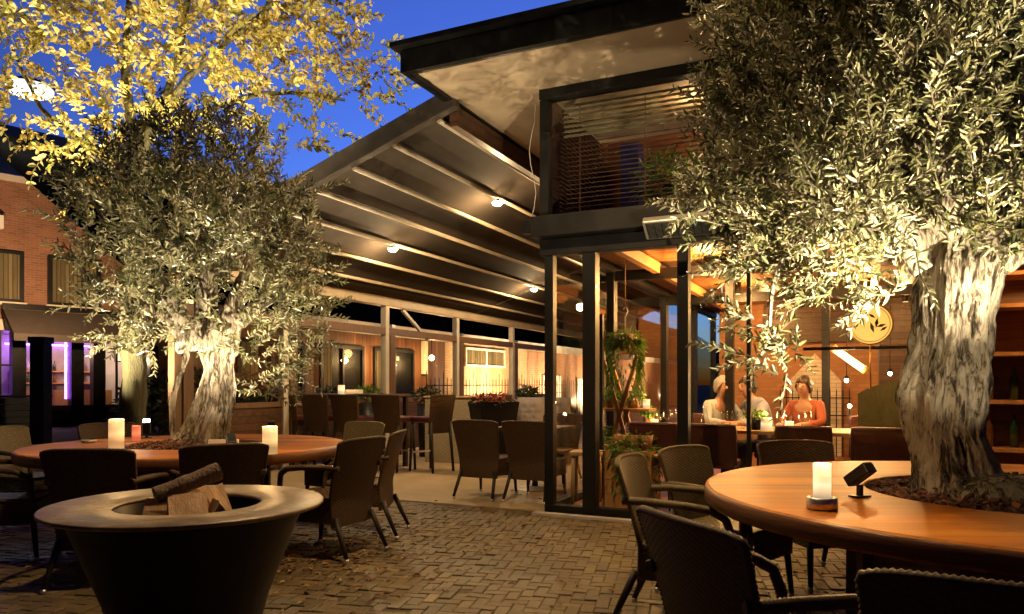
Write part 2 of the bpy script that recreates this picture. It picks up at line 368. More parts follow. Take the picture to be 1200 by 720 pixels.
# ------------------------------------------------------------------ setting: ground
def set_tint(me, vals):
    a = me.attributes.new('tint', 'FLOAT', 'POINT'); a.data.foreach_set('value', np.asarray(vals, dtype=np.float32))
g = MB(); g.add([(-400, -400, -.0075), (400, -400, -.0075), (400, 900, -.0075), (-400, 900, -.0075)], [(0, 1, 2, 3)])
go = g.build('ground', M['sand']); tag(go, kind='structure', label='dark sandy ground under the paving')

def uv_of(x, y):
    d = Vector((x, y, 0)) - C0; return d.dot(UX), d.dot(VX)
def pavers():
    W = .076; ang = R(-12); ca, sa = math.cos(ang), math.sin(ang)
    V = []; Fc = []; T = []
    for j in range(-90, 220):
        for i in range(-190, 190):
            o = (i - j) % 4
            if o == 0: w, h = 2, 1
            elif o == 3: w, h = 1, 2
            else: continue
            cx, cy = (i + w/2) * W, (j + h/2) * W
            x, y = cx*ca - cy*sa, cx*sa + cy*ca
            y += 2.0
            if not (-8.5 < x < 4.6 and 1.6 < y < 10.5) or abs(x) > .80 * y + .6: continue
            u, v = uv_of(x, y)
            if v > -.06 and u > -5.2: continue
            if v > 2.5: continue
            g_ = .0022 + random.random() * .0018; z = random.gauss(0, .0026); b = .0045
            tx, ty = random.gauss(0, .02), random.gauss(0, .02); tw = random.gauss(0, .012)
            hx, hy = w*W/2 - g_, h*W/2 - g_
            s = len(V)
            for k, (zz, ins) in enumerate(((-.02, 0), (-.0035, 0), (0, b))):
                for sx, sy in ((-1,-1),(1,-1),(1,1),(-1,1)):
                    lx, ly = sx*(hx-ins), sy*(hy-ins)
                    qx, qy = cx + lx - ly*tw, cy + ly + lx*tw
                    V.append((qx*ca - qy*sa, qx*sa + qy*ca + 2.0, zz + (z + tx*lx + ty*ly if k else 0)))
            for k in (0, 4):
                for e in range(4): Fc.append((s+k+e, s+k+(e+1) % 4, s+k+4+(e+1) % 4, s+k+4+e))
            Fc.append((s+8, s+9, s+10, s+11))
            t = min(1, max(0, random.gauss(.42, .15))); T += [t] * 12
    me = bpy.data.meshes.new('paving'); me.from_pydata(V, [], Fc); me.materials.append(M['paver']); set_tint(me, T)
    o = bpy.data.objects.new('paving', me); COL.objects.link(o)
    tag(o, kind='structure', label='herringbone clay brick paving of the courtyard')
pavers()
def uvsheet(name, u0, u1, v0, v1, z0, z1, mat, label):
    e = bpy.data.objects.new(name, None)
    m = MB(); m.bb(u0, u1, v0, v1, z0, z1); o = m.build(name, mat); o.location = C0; o.rotation_euler = (0, 0, PHI)
    tag(o, label, kind='structure'); return o
uvsheet('terrace_floor', -5.4, -.02, 0, 16, -.03, .006, M['terrace'], 'pale concrete floor of the covered terrace')
uvsheet('interior_floor', .03, 7, .03, 9, -.03, .012, M['intfloor'], 'red brown floor inside the glass restaurant')
def kerb():
    m = MB(); n = 24
    P0 = [B(-.06 + 6.4*k/n, -.16 - .05*math.sin(PI*k/n)) for k in range(n+1)]
    for a, b in zip(P0[:-1], P0[1:]): m.bar(a + Vector((0,0,.008)), b + Vector((0,0,.008)), .09, .03)
    o = m.build('kerb_strip', M['postgrey']); tag(o, 'thin grey kerb strip along the glass front', kind='structure')
kerb()

# ------------------------------------------------------------------ restaurant pavilion
pav = thing('restaurant_pavilion', 'dark steel and glass restaurant pavilion with cream soffit and glazed upper box', 'building', C0, PHI)
LU = 6.6; DV = 9.0
ZS = 4.10
quick('soffit', M['soffit'], pav, [(-.94, LU, -.97, DV, ZS, ZS+.05)])
quick('fascia', M['fascia'], pav, [(-.95, LU+.02, -1.03, -.972, ZS-.025, ZS+.17), (-1.0, -.942, -1.03, DV, ZS-.025, ZS+.17)])
quick('roof', M['black'], pav, [(-1.06, LU+.05, -1.12, DV, ZS+.18, ZS+.225), (-.93, LU, -.96, DV, ZS+.06, ZS+.17)])
quick('soffit_trim', M['frame'], pav, [(-.94, LU, -.968, -.93, ZS-.02, ZS-.002), (-.938, -.90, -.93, DV, ZS-.02, ZS-.002)])
# upper box
quick('upper_sill_beam', M['frame'], pav, [(-.10, LU, -.16, .22, 2.66, 2.86)], .01)
quick('lower_beam', M['frame'], pav, [(-.06, LU, -.02, .12, 2.50, 2.655)], .006)
quick('upper_head_beam', M['frame'], pav, [(-.04, LU, -.08, .06, 4.0, 4.097)], .006)
for (u0, u1) in ((-.04, .05), (1.95, 2.0), (4.2, 4.26)):
    quick('upper_mullion', M['frame'], pav, [(u0, u1, -.06, .05, 2.862, 3.998)])
for (u0, u1) in ((.052, 1.948), (2.002, 4.198)):
    quick('upper_pane', M['glass_dim'], pav, [(u0, u1, -.012, -.004, 2.863, 3.997)])
quick('upper_floor', M['darkwood'], pav, [(.0, LU, .225, 1.59, 2.78, 2.855)])
m = MB()
for k in range(11): m.bb(.0, LU, 1.6 + .012*(k % 2), 1.65, 2.86 + k*.108, 2.86 + k*.108 + .1)
m.build('upper_back_wall', planks('rust red boards', (.10, .034, .014), (.17, .062, .024), (.24, .095, .036), .108, 'z', 'x', .05, .5), pav)
quick('upper_side_wall', M['darkwood'], pav, [(-.03, .0, .06, 1.65, 2.86, 4.09)])
bl = MB()
for k in range(7):
    z = 3.955 - k*.048
    bl.box((1.25, .10, z), (2.2, .042, .003), Matrix.Rotation(R(52), 3, 'X'))
bl.build('blind', noisy('cream blind slats', (.36, .32, .19), (.44, .39, .25), 6, .5), pav)
bl3 = MB()
for k in range(16): bl3.bb(.16, 1.94, .135, .16, 2.93 + k*.045, 2.933 + k*.045)
for u in (.3, .95, 1.6): bl3.bb(u-.004, u+.004, .146, .149, 2.87, 3.98)
bl3.build('louvre', M['brownwood'], pav)
bl2 = MB()
for k in range(26):
    z = 3.96 - k*.042
    bl2.box((.11, .85, z), (.05, 1.4, .003), Matrix.Rotation(R(30), 3, 'Y'))
bl2.build('side_blind', M['brownwood'], pav)
quick('blue_lit_column', M['blue'], pav, [(.42, .62, 1.1, 1.3, 2.86, 3.85)])  # blue light on the column is put into its base colour
# ground floor posts
def post(u, v, w, d, z0=.0, z1=2.5): quick('post', M['frame'], pav, [(u-w/2, u+w/2, v-d/2, v+d/2, z0, z1)], .004)
post(.03, .05, .09, .10); post(.443, .06, .13, .13); post(1.333, .05, .10, .12); post(1.90, .05, .035, .06); post(3.63, .05, .06, .10); post(5.4, .05, .1, .1)
post(.02, 2.05, .10, .15, 0, 2.62); post(.02, 4.73, .10, .15, 0, 2.62); post(.02, 7.0, .10, .15, 0, 2.62); post(.02, 8.9, .10, .15, 0, 2.62)
post(1.34, 2.6, .10, .10, 0, 2.7); post(.25, .95, .05, .06, 0, 2.0); post(2.35, 4.2, .1, .1, 0, 2.7)
quick('bottom_rail', M['frame'], pav, [(.0, LU, -.02, .10, .013, .075)])
quick('side_bottom_rail', M['frame'], pav, [(-.02, .06, .10, DV, .013, .08)])
quick('side_head_beam', M['frame'], pav, [(-.04, .08, .121, DV, 2.60, 2.72)])
quick('interior_beam', M['orangewood'], pav, [(.55, .63, .3, DV, 2.56, 2.68), (1.65, 1.73, .3, DV, 2.56, 2.68), (2.9, 2.98, .3, DV, 2.56, 2.68), (4.2, 4.28, .3, DV, 2.56, 2.68)])
quick('cross_beam', M['frame'], pav, [(.09, LU, 2.0, 2.1, 2.50, 2.62), (.09, LU, 4.66, 4.76, 2.46, 2.6)])
quick('ceiling', M['ceiling'], pav, [(.085, LU, .23, DV, 2.70, 2.76)])
ga = [.08, .375, .51, 1.28, 1.385, 1.88, 1.92, 3.60, 3.66, 5.35, 5.45, LU]
for a, b in zip(ga[0::2], ga[1::2]): quick('front_pane', M['glass'], pav, [(a, b, .036, .046, .08, 2.495)])
va = [.13, 1.97, 2.13, 4.65, 4.81, 6.92, 7.08, 8.82]
for a, b in zip(va[0::2], va[1::2]): quick('side_pane', M['glass'], pav, [(.016, .026, a, b, .085, 2.595)])
quick('back_wall', brickmat('amber brick', (.36, .17, .075), (.28, .125, .055), (.24, .14, .08)), pav, [(.4, 3.05, DV-1.6, DV-1.4, .0, 2.69)])
quick('back_panelling', M['darkwood'], pav, [(3.06, LU, DV-1.7, DV-1.4, .0, 2.69), (1.2, 3.05, DV-1.68, DV-1.605, 1.98, 2.69)])
quick('end_wall', M['darkwood'], pav, [(LU, LU+.1, .0, DV, .0, 2.69)])
quick('end_wall_upper', M['darkwood'], pav, [(LU, LU+.1, .0, DV, 2.78, 4.08)])

# camera-side box, cable
cbo = thing('cable', 'thin pale cable hanging from the soffit beside the upper box corner', 'cable', B(-.12, -.05, 0), PHI)
mm = MB(); pts = [(0, 0, 4.09)] + [(.03*math.sin(k*1.1), .02*math.cos(k), 4.09 - k*.14) for k in range(1, 10)]
mm.tube(pts, .0035, 6); mm.build('wire', M['postgrey'], cbo)
sm = MB(); sm.box((-.05, 0, 2.78), (.09, .12, .13)); sm.build('junction_box', M['black'], cbo, .01)

# infrared heater under the box
ht = thing('patio_heater', 'grey infrared patio heater bar mounted under the upper box', 'heater', B(1.38, -.36, 2.60), PHI)
rt = Matrix.Rotation(R(-38), 3, 'X')
h = MB(); h.box((0, 0, 0), (.60, .20, .07), rt); h.build('casing', M['heater'], ht, .012)
h = MB()
for k in range(13): h.box(rt @ Vector((0, -.08 + k*.0133, -.040)), (.54, .004, .008), rt)
for k in range(9): h.box(rt @ Vector((-.26 + k*.065, 0, -.046)), (.004, .17, .004), rt)
h.build('grille', M['black'], ht)
for x in (-.2, .2): h = MB(); h.box((x, .1, .06), (.03, .22, .03)); h.build('bracket', M['frame'], ht)

# ------------------------------------------------------------------ pergola
pg = thing('pergola', 'folding canvas pergola with beige cross tubes sloping down from the pavilion', 'pergola', C0, PHI)
U0 = -.94; V0 = -.2; SL = -.33
def zr(t): return 4.02 - .335*t
def pu(t): return U0 - t
ts = [.2, .74, 1.27, 1.80, 2.32, 2.85, 3.38]
VB = 15.5
for t in ts:
    m = MB(); m.tube([(pu(t), V0+.08, zr(t)), (pu(t), VB, zr(t))], .027, 10); m.build('cross_tube', M['slat'], pg)
edges = [-.02] + ts + [3.86]
m = MB()
for a, b in zip(edges[:-1], edges[1:]):
    n = 8
    def fn(i, j, a=a, b=b):
        t = a + (b-a)*i; sag = .055*math.sin(PI*i)
        return (pu(t), V0 + .1 + (VB-V0-.1)*j, zr(t) + .04 + sag*.8)
    m.grid(n, 2, fn)
m.build('canvas', M['canopy'], pg)
m = MB(); m.bar((pu(-.04), V0, zr(-.04)+.09), (pu(3.98), V0, zr(3.98)+.09), .10, .20); m.build('front_rail', M['rail'], pg, .008)
m = MB(); m.bar((pu(-.04), 7.6, zr(-.04)+.11), (pu(3.9), 7.6, zr(3.9)+.11), .08, .12); m.build('middle_rail', M['rail'], pg)
quick('gutter', M['slat'], pg, [(pu(3.98), pu(3.82), V0-.02, VB, 2.62, 2.78)], .012)
quick('wall_beam', M['darkwood'], pg, [(pu(.06), pu(-.03), V0+.06, VB, 3.86, 4.06)])
PS = [0.0, 1.9, 4.46, 7.0, 9.72, 12.3]
for s in PS: quick('post', M['postgrey'] if s > 1 else M['brownwood'], pg, [(pu(3.96), pu(3.85), V0+s-.055, V0+s+.055, .006, 2.62)], .006)  # corner post coloured dark brown to stand in for shade
m = MB(); m.bar((pu(3.9), V0+5.9, 2.1), (pu(3.9), V0+5.0, 2.6), .05, .06); m.build('brace', M['postgrey'], pg)

def ceil_spot(t, s, label, e=50):
    P = B(pu(t), V0+s, zr(t) - .045)
    o = thing('ceiling_spotlight', label, 'spotlight', P, PHI, 'warm spotlights under the canvas roof')
    m = MB(); m.lathe([(.0, .03), (.03, .03), (.042, -.01), (.042, -.035), (.034, -.036)], 20); m.build('housing', M['black'], o)
    m = MB(); m.lathe([(.0, -.052), (.045, -.06), (.068, -.035), (.066, -.02)], 20); m.build('bulb', M['lamp_warm'], o)
    light('spot_lamp', 'POINT', P + Vector((0, 0, -.085)), e, WARM, .035, parent=o)
ceil_spot(.74, 2.53, 'lit spotlight on the second tube, highest of the canvas roof')
ceil_spot(2.32, 2.37, 'lit spotlight on the low left side of the canvas roof')
ceil_spot(2.32, 7.42, 'lit spotlight far back beside the glass corner post')
ceil_spot(.74, 7.45, 'lit spotlight seen through the restaurant glass above the terrace')

# wind screens between the pergola posts
for i, (a, b) in enumerate(zip(PS[:-1], PS[1:])):
    nmz = ['behind the left olive tree trunk', 'with candle glow, right of the left olive', 'left of the brick window', 'in front of the white framed window', 'beside the glass corner post'][i]
    ws = thing('wind_screen', 'brown framed glass wind screen panel ' + nmz, 'wind screen', B(pu(3.9), V0+a, 0), PHI, 'glass wind screens along the terrace')
    W = b - a
    quick('top_beam', M['brownwood'], ws, [(-.05, .05, .06, W-.06, 2.12, 2.24)])
    quick('side_post', M['brownwood'], ws, [(-.05, .06, .075, .23, .006, 2.115)])
    quick('lower_rail', M['brownwood'], ws, [(-.04, .04, .24, W-.06, .92, .99)])
    quick('lower_board', M['darkwood'], ws, [(-.02, .02, .24, W-.06, .05, .915)])
    quick('pane', M['glass'], ws, [(-.005, .005, .235, W-.06, .995, 2.115)])
    quick('clip', M['steel'], ws, [(-.05, .075, .10, .21, 2.25, 2.30)])

# ------------------------------------------------------------------ wicker chairs
def weave_panel(half_w, zfun, yfun, ncol, nrow, thick=.020, amp=.0034):
    """a woven panel with front and back, strands built as relief"""
    nu, nv = ncol*4, nrow*3
    def h(i, j):
        u = i*ncol; v = j*nrow
        fv = (v % 1) - .5
        s = math.cos(PI*u + PI*(int(v) % 2))
        return amp*(math.sqrt(max(0, 1 - 3.2*fv*fv))*(.75 + .5*s) - .4)
    m = MB()
    def surf(sgn):
        def fn(i, j):
            s = 2*i - 1
            return (sgn*s*half_w(j), yfun(s, j) + sgn*(thick/2 + h(i, j)), zfun(s, j))
        return fn
    m.grid(nu, nv, surf(-1)); m.grid(nu, nv, surf(1))
    rim = [Vector((-half_w(j/20), yfun(-1, j/20), zfun(-1, j/20))) for j in range(21)] + \
          [Vector(((2*i/20-1)*half_w(1), yfun(2*i/20-1, 1), zfun(2*i/20-1, 1))) for i in range(1, 20)] + \
          [Vector((half_w(1-j/20), yfun(1, 1-j/20), zfun(1, 1-j/20))) for j in range(21)]
    path = []; rr = []
    L_ = [0]
    for a, b in zip(rim[:-1], rim[1:]): L_.append(L_[-1] + (b-a).length)
    N_ = int(L_[-1]/.008)
    k = 0
    for q in range(N_+1):
        d = L_[-1]*q/N_
        while k < len(L_)-2 and L_[k+1] < d: k += 1
        f = (d-L_[k])/max(1e-6, L_[k+1]-L_[k])
        path.append(rim[k].lerp(rim[k+1], f)); rr.append(thick/2 + .002 + .0024*math.cos(PI*q))
    m.tube(path, rr, 8); return m
def wrapped_tube(path, r, pitch=.012):
    path = [Vector(p) for p in path]; out = []; rad = []
    tot = sum((b-a).length for a, b in zip(path[:-1], path[1:])); n = int(tot/pitch*2)
    seg = 0; acc = 0; ls = [(b-a).length for a, b in zip(path[:-1], path[1:])]
    for q in range(n+1):
        d = tot*q/n
        while seg < len(ls)-1 and acc + ls[seg] < d: acc += ls[seg]; seg += 1
        out.append(path[seg].lerp(path[seg+1], min(1, (d-acc)/ls[seg]))); rad.append(r*(1 + (.16 if q % 2 else -.06)))
    return MB().tube(out, rad, 10)
def make_chair(label, mat, group, arms=True, name='wicker_chair'):
    t = thing(name, label, 'chair', (0, 0, 0), 0, group)
    hw = lambda j: .215 + .055*j
    zf = lambda s, j: .23 + (.625 - .008*s*s - .014*s**8)*j
    def yf(s, j):
        z = .23 + .62*j
        lean = 0 if z < .42 else -.13*((z-.42)/.43)**1.15
        return -.235 + lean + .045*s*s*(.3 + .7*j)
    weave_panel(hw, zf, yf, 25, 60).build('backrest', mat, t)
    def seat_part():
        m = MB()
        def top(i, j):
            u, v = i*18, j*18
            fv = (v % 1)-.5; s = math.cos(PI*u + PI*(int(v) % 2))
            hh = .004*(math.sqrt(max(0, 1-3.2*fv*fv))*(.75+.5*s))
            return (-.235+.47*i, -.22+.48*j, .432 + hh - .02*math.sin(PI*i)*math.sin(PI*j))
        m.grid(72, 54, top)
        for (x0, y0, x1, y1) in ((-.235, .26, .235, .26), (-.235, -.22, -.235, .26), (.235, .26, .235, -.22)):
            def side(i, j, x0=x0, y0=y0, x1=x1, y1=y1):
                u, v = i*16, j*14
                fv = (v % 1)-.5; s = math.cos(PI*u + PI*(int(v) % 2))
                hh = .004*(math.sqrt(max(0, 1-3.2*fv*fv))*(.75+.5*s)); d = Vector((y1-y0, x0-x1, 0)).normalized()
                return (x0+(x1-x0)*i - d.x*hh, y0+(y1-y0)*i - d.y*hh, .26 + .175*j)
            m.grid(64, 42, side)
        m.tube([(-.235, -.2, .432), (-.235, .26, .432), (.235, .26, .432), (.235, -.2, .432)], .013, 8)
        return m
    seat_part().build('seat', mat, t)
    for sx in (-1, 1):
        for (bx, by, tx, ty) in ((.205, -.24, .235, -.36), (.215, .235, .225, .26)):
            lg = MB().tube([(sx*bx, by, .30), (sx*(bx+tx)/2, (by+ty)/2, .16), (sx*tx, ty, .028)], [.021, .019, .015], 8).build('leg', M['leg'], t)
            MB().lathe([(.0, .03), (.015, .03), (.0165, .012), (.012, .0), (.0, .0)], 12, (sx*tx, ty, 0)).build('glide', M['steel'], lg)
        if arms:
            p = [(sx*.245, -.30, .655), (sx*.275, -.18, .662), (sx*.285, 0, .655), (sx*.28, .14, .64), (sx*.265, .21, .60), (sx*.25, .235, .52), (sx*.235, .235, .43)]
            wrapped_tube(p, .019).build('armrest', mat, t)
    return t
def face(frm, to): return math.atan2(to[1]-frm[1], to[0]-frm[0]) - PI/2
TR = Vector((2.38, 3.42)); TL = Vector((-2.66, 6.2))
GR = 'wicker armchairs round the big honey table'; GL = 'wicker armchairs round the far olive table'; GT = 'wicker chairs on the covered terrace'
cA = make_chair('big dark wicker armchair closest of all, back turned, overlapping the honey table front', M['weave'], GR)
def put(c, back, to, tuck=.30):
    """place a chair by the middle of its back, facing a point"""
    a = face(back, to); c.rotation_euler = (0, 0, a)
    c.location = (back[0] - math.sin(a)*tuck, back[1] + math.cos(a)*tuck, 0); return c
def chair(src, back, to, label, group):
    c = copy_tree(src); c['label'] = label; c['group'] = group; return put(c, back, to)
put(cA, (.53, 2.20), (2.3, 2.85))
chair(cA, (1.0, 1.50), (2.05, 3.3), 'dark wicker armchair cut by the bottom edge, its curved back top before the honey table', GR)
chair(cA, (1.93, 5.06), (2.15, 3.6), 'brown wicker armchair on the far side of the honey table behind the frosted candle', GR)
cT = make_chair('lit tone wicker armchair beside the glass, its lit inner back facing the honey table', M['weave_lit'], GR)
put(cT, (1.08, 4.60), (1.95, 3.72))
chair(cT, (.66, 4.02), (1.75, 3.55), 'lit tone wicker armchair seen edge on, just behind the big dark armchair', GR)
chair(cA, (-2.55, 4.50), TL, 'dark wicker armchair left of the fire bowl, back turned, under the tall candle', GL)
chair(cA, (-1.88, 4.88), TL, 'dark wicker armchair right behind the firewood, back turned to the viewer', GL)
chair(cA, (-3.95, 5.35), (-2.9, 5.6), 'dark wicker armchair in side view at the left picture edge, arms towards the table', GL)
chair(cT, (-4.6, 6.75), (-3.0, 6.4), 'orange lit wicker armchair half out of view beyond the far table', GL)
chair(cA, (-1.10, 5.42), (-2.4, 6.05), 'brown wicker armchair right of the fire bowl, angled towards the far table', GL)
chair(cA, (-.97, 6.22), (-2.2, 6.3), 'brown wicker armchair in side view, second right of the fire bowl', GL)
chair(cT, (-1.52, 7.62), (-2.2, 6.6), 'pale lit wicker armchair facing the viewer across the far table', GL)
chair(cA, (-4.0, 7.4), (-2.9, 6.4), 'shadowed wicker armchair behind the tall candle on the far table', GL)
side = make_chair('dark wicker side chair with full woven back, left of the terrace pair', M['weave'], GT, arms=False, name='wicker_side_chair')
TT = B(-.55, 1.35)
put(side, B(-.98, .38), B(-.98, 2)); 
chair(side, B(-.40, .42), B(-.40, 2), 'dark wicker side chair next to the glass corner post, right of the terrace pair', GT)
chair(side, B(-.72, 2.30), B(-.72, 0), 'dark wicker side chair facing the viewer between the terrace pair', GT)

# terrace table
tt = thing('terrace_table', 'dark square terrace table on a silver pedestal foot between the wicker side chairs', 'table', B(-.70, 1.35, 0), PHI)
quick('tabletop', M['darkwood'], tt, [(-.38, .38, -.36, .36, .71, .75)], .008)
MB().tube([(0, 0, .03), (0, 0, .71)], .035, 12).build('pedestal', M['black'], tt)
MB().lathe([(.0, .05), (.06, .045), (.22, .02), (.235, .006), (.0, .006)], 28).build('foot', M['steel'], tt)

# ------------------------------------------------------------------ round tables with trees
def round_table(c, Rr, hole, label, height=.75):
    t = thing('round_table', label, 'table', (c[0], c[1], 0))
    th = .085
    prof = [(hole, height-th), (hole, height-.006), (hole+.006, height), (Rr-.022, height), (Rr-.006, height-.006), (Rr, height-.022), (Rr, height-th+.012), (Rr-.012, height-th)]
    me = MB().lathe(prof, 128, smooth=False, closed=True).build('tabletop', M['tabletop'], t)
    me.data.materials.append(M['tableside'])
    for p in me.data.polygons:
        if abs(p.normal.z) < .5: p.material_index = 1
        p.use_smooth = abs(p.normal.z) < .8
    MB().lathe([(hole+.06, .02), (hole+.06, height-th-.002)], 10, smooth=False).build('planter_base', M['tableside'], t)
    for k in range(10):
        m = MB(); a = 2*PI*k/10; m.box(((hole+.065)*math.cos(a), (hole+.065)*math.sin(a), .35), (.06, .06, .62), Matrix.Rotation(a, 3, 'Z'))
        m.build('stave', M['tableside'], t)
    MB().lathe([(.0, height-.10), (hole-.002, height-.09)], 40).build('soil', M['sand'], t)
    return t
round_table(TR, 1.45, .69, 'large round honey wood table ringing the thick lit olive trunk')
round_table(TL, 1.25, .55, 'round red brown table ringing the smaller olive tree behind the fire bowl')

def chips(name, label, c, rad, z, n, sz, mat, dome=.05):
    V = []; Fc = []; T = []
    for _ in range(n):
        r = rad*math.sqrt(random.random()); a = random.random()*2*PI
        p = Vector((c[0]+r*math.cos(a), c[1]+r*math.sin(a), z + dome*(1-(r/rad)**2)*random.uniform(.4, 1) + random.random()*.012))
        q = Matrix.Rotation(random.random()*6.3, 3, 'Z') @ Matrix.Rotation(random.gauss(0, .45), 3, 'X') @ Matrix.Rotation(random.gauss(0, .45), 3, 'Y')
        l, w, h = sz*random.uniform(.6, 1.6), sz*random.uniform(.25, .6), sz*random.uniform(.1, .3)
        s = len(V)
        for sx, sy, sz_ in ((-1,-1,-1),(1,-.7,-1),(1,.8,-1),(-1,1,-1),(-.8,-.9,1),(.9,-.6,1),(.8,.7,1),(-.9,.8,1)):
            V.append(p + q @ Vector((sx*l/2, sy*w/2, sz_*h/2)))
        Fc += [(s,s+3,s+2,s+1),(s+4,s+5,s+6,s+7),(s,s+1,s+5,s+4),(s+1,s+2,s+6,s+5),(s+2,s+3,s+7,s+6),(s+3,s,s+4,s+7)]
        T += [random.random()]*8
    me = bpy.data.meshes.new(name); me.from_pydata(V, [], Fc); me.materials.append(mat); set_tint(me, T)
    o = bpy.data.objects.new(name, me); COL.objects.link(o); tag(o, label, kind='stuff'); return o
chips('bark_mulch', 'red brown bark mulch round the thick olive trunk', TR, .68, .715, 3400, .045, M['mulch'], .095)
chips('bark_mulch', 'dark red bark mulch round the far olive trunk', TL, .54, .70, 1600, .045, M['mulch'], .09)

# ------------------------------------------------------------------ trees
def leaves(mb_v, mb_f, tint, base, dirs, size, width, nrm, tn, curl=.15):
    """append hex leaves; arrays (n,3)"""
    n = len(base)
    d = dirs/np.linalg.norm(dirs, axis=1, keepdims=True)
    s = np.cross(d, nrm); s /= np.maximum(1e-6, np.linalg.norm(s, axis=1, keepdims=True))
    up = np.cross(s, d)
    l = size[:, None]; w = (width*size)[:, None]
    P = np.stack([base,
                  base + d*l*.3 + s*w*.42 + up*l*curl*.4, base + d*l*.68 + s*w*.40 + up*l*curl*.5,
                  base + d*l - up*l*curl*.3,
                  base + d*l*.68 - s*w*.40 + up*l*curl*.5, base + d*l*.3 - s*w*.42 + up*l*curl*.4], axis=1)
    off = sum(len(a) for a in mb_v)
    mb_v.append(P.reshape(-1, 3))
    i = off + np.arange(n)[:, None]*6
    mb_f.append(np.concatenate([i + np.array([[0, 3, 2, 1]]), i + np.array([[0, 5, 4, 3]])], axis=0))
    tint.append(np.repeat(tn, 6))
def finish_leaves(name, mbv, mbf, tint, mat, parent, tubes=None, tmat=None):
    V = np.concatenate(mbv); Q = np.concatenate(mbf); nq = len(Q)
    T = np.concatenate(tint)
    verts, loops, starts = V, Q.reshape(-1), np.arange(nq)*4
    tot = np.full(nq, 4)
    mi = np.zeros(nq, dtype=np.int32)
    if tubes is not None and len(tubes.v):
        tv = np.array([tuple(p) for p in tubes.v]); tf = np.array([f for f in tubes.f if len(f) == 4]) + len(V)
        verts = np.concatenate([V, tv]); T = np.concatenate([T, np.zeros(len(tv))])
        loops = np.concatenate([loops, tf.reshape(-1)]); starts = np.arange(nq+len(tf))*4; tot = np.full(nq+len(tf), 4)
        mi = np.concatenate([mi, np.ones(len(tf), dtype=np.int32)])
    me = bpy.data.meshes.new(name)
    me.vertices.add(len(verts)); me.vertices.foreach_set('co', verts.astype(np.float32).reshape(-1))
    me.loops.add(len(loops)); me.loops.foreach_set('vertex_index', loops.astype(np.int32))
    me.polygons.add(len(starts)); me.polygons.foreach_set('loop_start', starts.astype(np.int32)); me.polygons.foreach_set('loop_total', tot.astype(np.int32))
    me.materials.append(mat)
    if tmat: me.materials.append(tmat)
    me.polygons.foreach_set('material_index', mi)
    me.update(calc_edges=True); me.validate()
    set_tint(me, T)
    o = bpy.data.objects.new(name, me); COL.objects.link(o); o.parent = parent; return o
def foliage(name, parent, org, clumps, mat, tw_len, leaf, width, spacing, dens, center, droop=0., tri=2, up_bias=.25, spread=.5, tmat=None):
    """clumps: (x,y,z,r). Twigs grow outward from the middle of the crown with paired leaves."""
    mbv, mbf, tint = [], [], []; tubes = MB(); org = Vector(org)
    for (cx, cy, cz, r) in clumps:
        c = np.array((cx, cy, cz)); nt = max(4, int(dens*(r**2)*random.uniform(.8, 1.2)))
        ctint = random.uniform(-.18, .18)
        for _ in range(nt):
            dv = RNG.normal(size=3); dv /= np.linalg.norm(dv)
            st = c + dv*r*RNG.uniform(.15, .85)**.7
            out = (st - np.array(center)); out /= max(1e-6, np.linalg.norm(out))
            d = dv*.55 + out*spread + RNG.normal(size=3)*.35 + np.array((0, 0, up_bias)); d /= np.linalg.norm(d)
            Ln = tw_len*RNG.uniform(.6, 1.35); k = max(4, int(Ln/spacing))
            tt = np.linspace(0, 1, k)[:, None]
            bend = np.array((RNG.normal()*.18, RNG.normal()*.18, -droop - abs(RNG.normal())*.08))
            path = st + d*Ln*tt + bend*Ln*tt**2
            tg = np.gradient(path, axis=0); tg /= np.linalg.norm(tg, axis=1, keepdims=True)
            rs = RNG.normal(size=3); side_ = np.cross(tg, rs); side_ /= np.maximum(1e-6, np.linalg.norm(side_, axis=1, keepdims=True))
            alt = np.cross(tg, side_)
            for sgn in ((1, -1) if tri == 2 else (1, -1, .3)):
                use = np.where((np.arange(k) % 2)[:, None] == 0, side_, alt)
                ld = tg*.75 + use*sgn*.75 + RNG.normal(size=(k, 3))*.22 + np.array((0, 0, -droop*.6))
                nr = np.cross(use, tg)*1.0 + RNG.normal(size=(k, 3))*.35 + np.array((0, 0, .35))
                sz = leaf*RNG.uniform(.6, 1.2, size=k)*(1 - .35*tt[:, 0])
                keep = RNG.random(k) > .1
                tn = np.clip(.5 + ctint + RNG.normal(size=k)*.2, 0, 1)
                leaves(mbv, mbf, tint, path[keep], ld[keep], sz[keep], width, nr[keep], tn[keep])
            if tmat: tubes.tube([path[0], path[k//2], path[-1]], [.004, .003, .0015], 4, caps=False)
    return finish_leaves(name, mbv, mbf, tint, mat, parent, tubes if tmat else None, tmat)

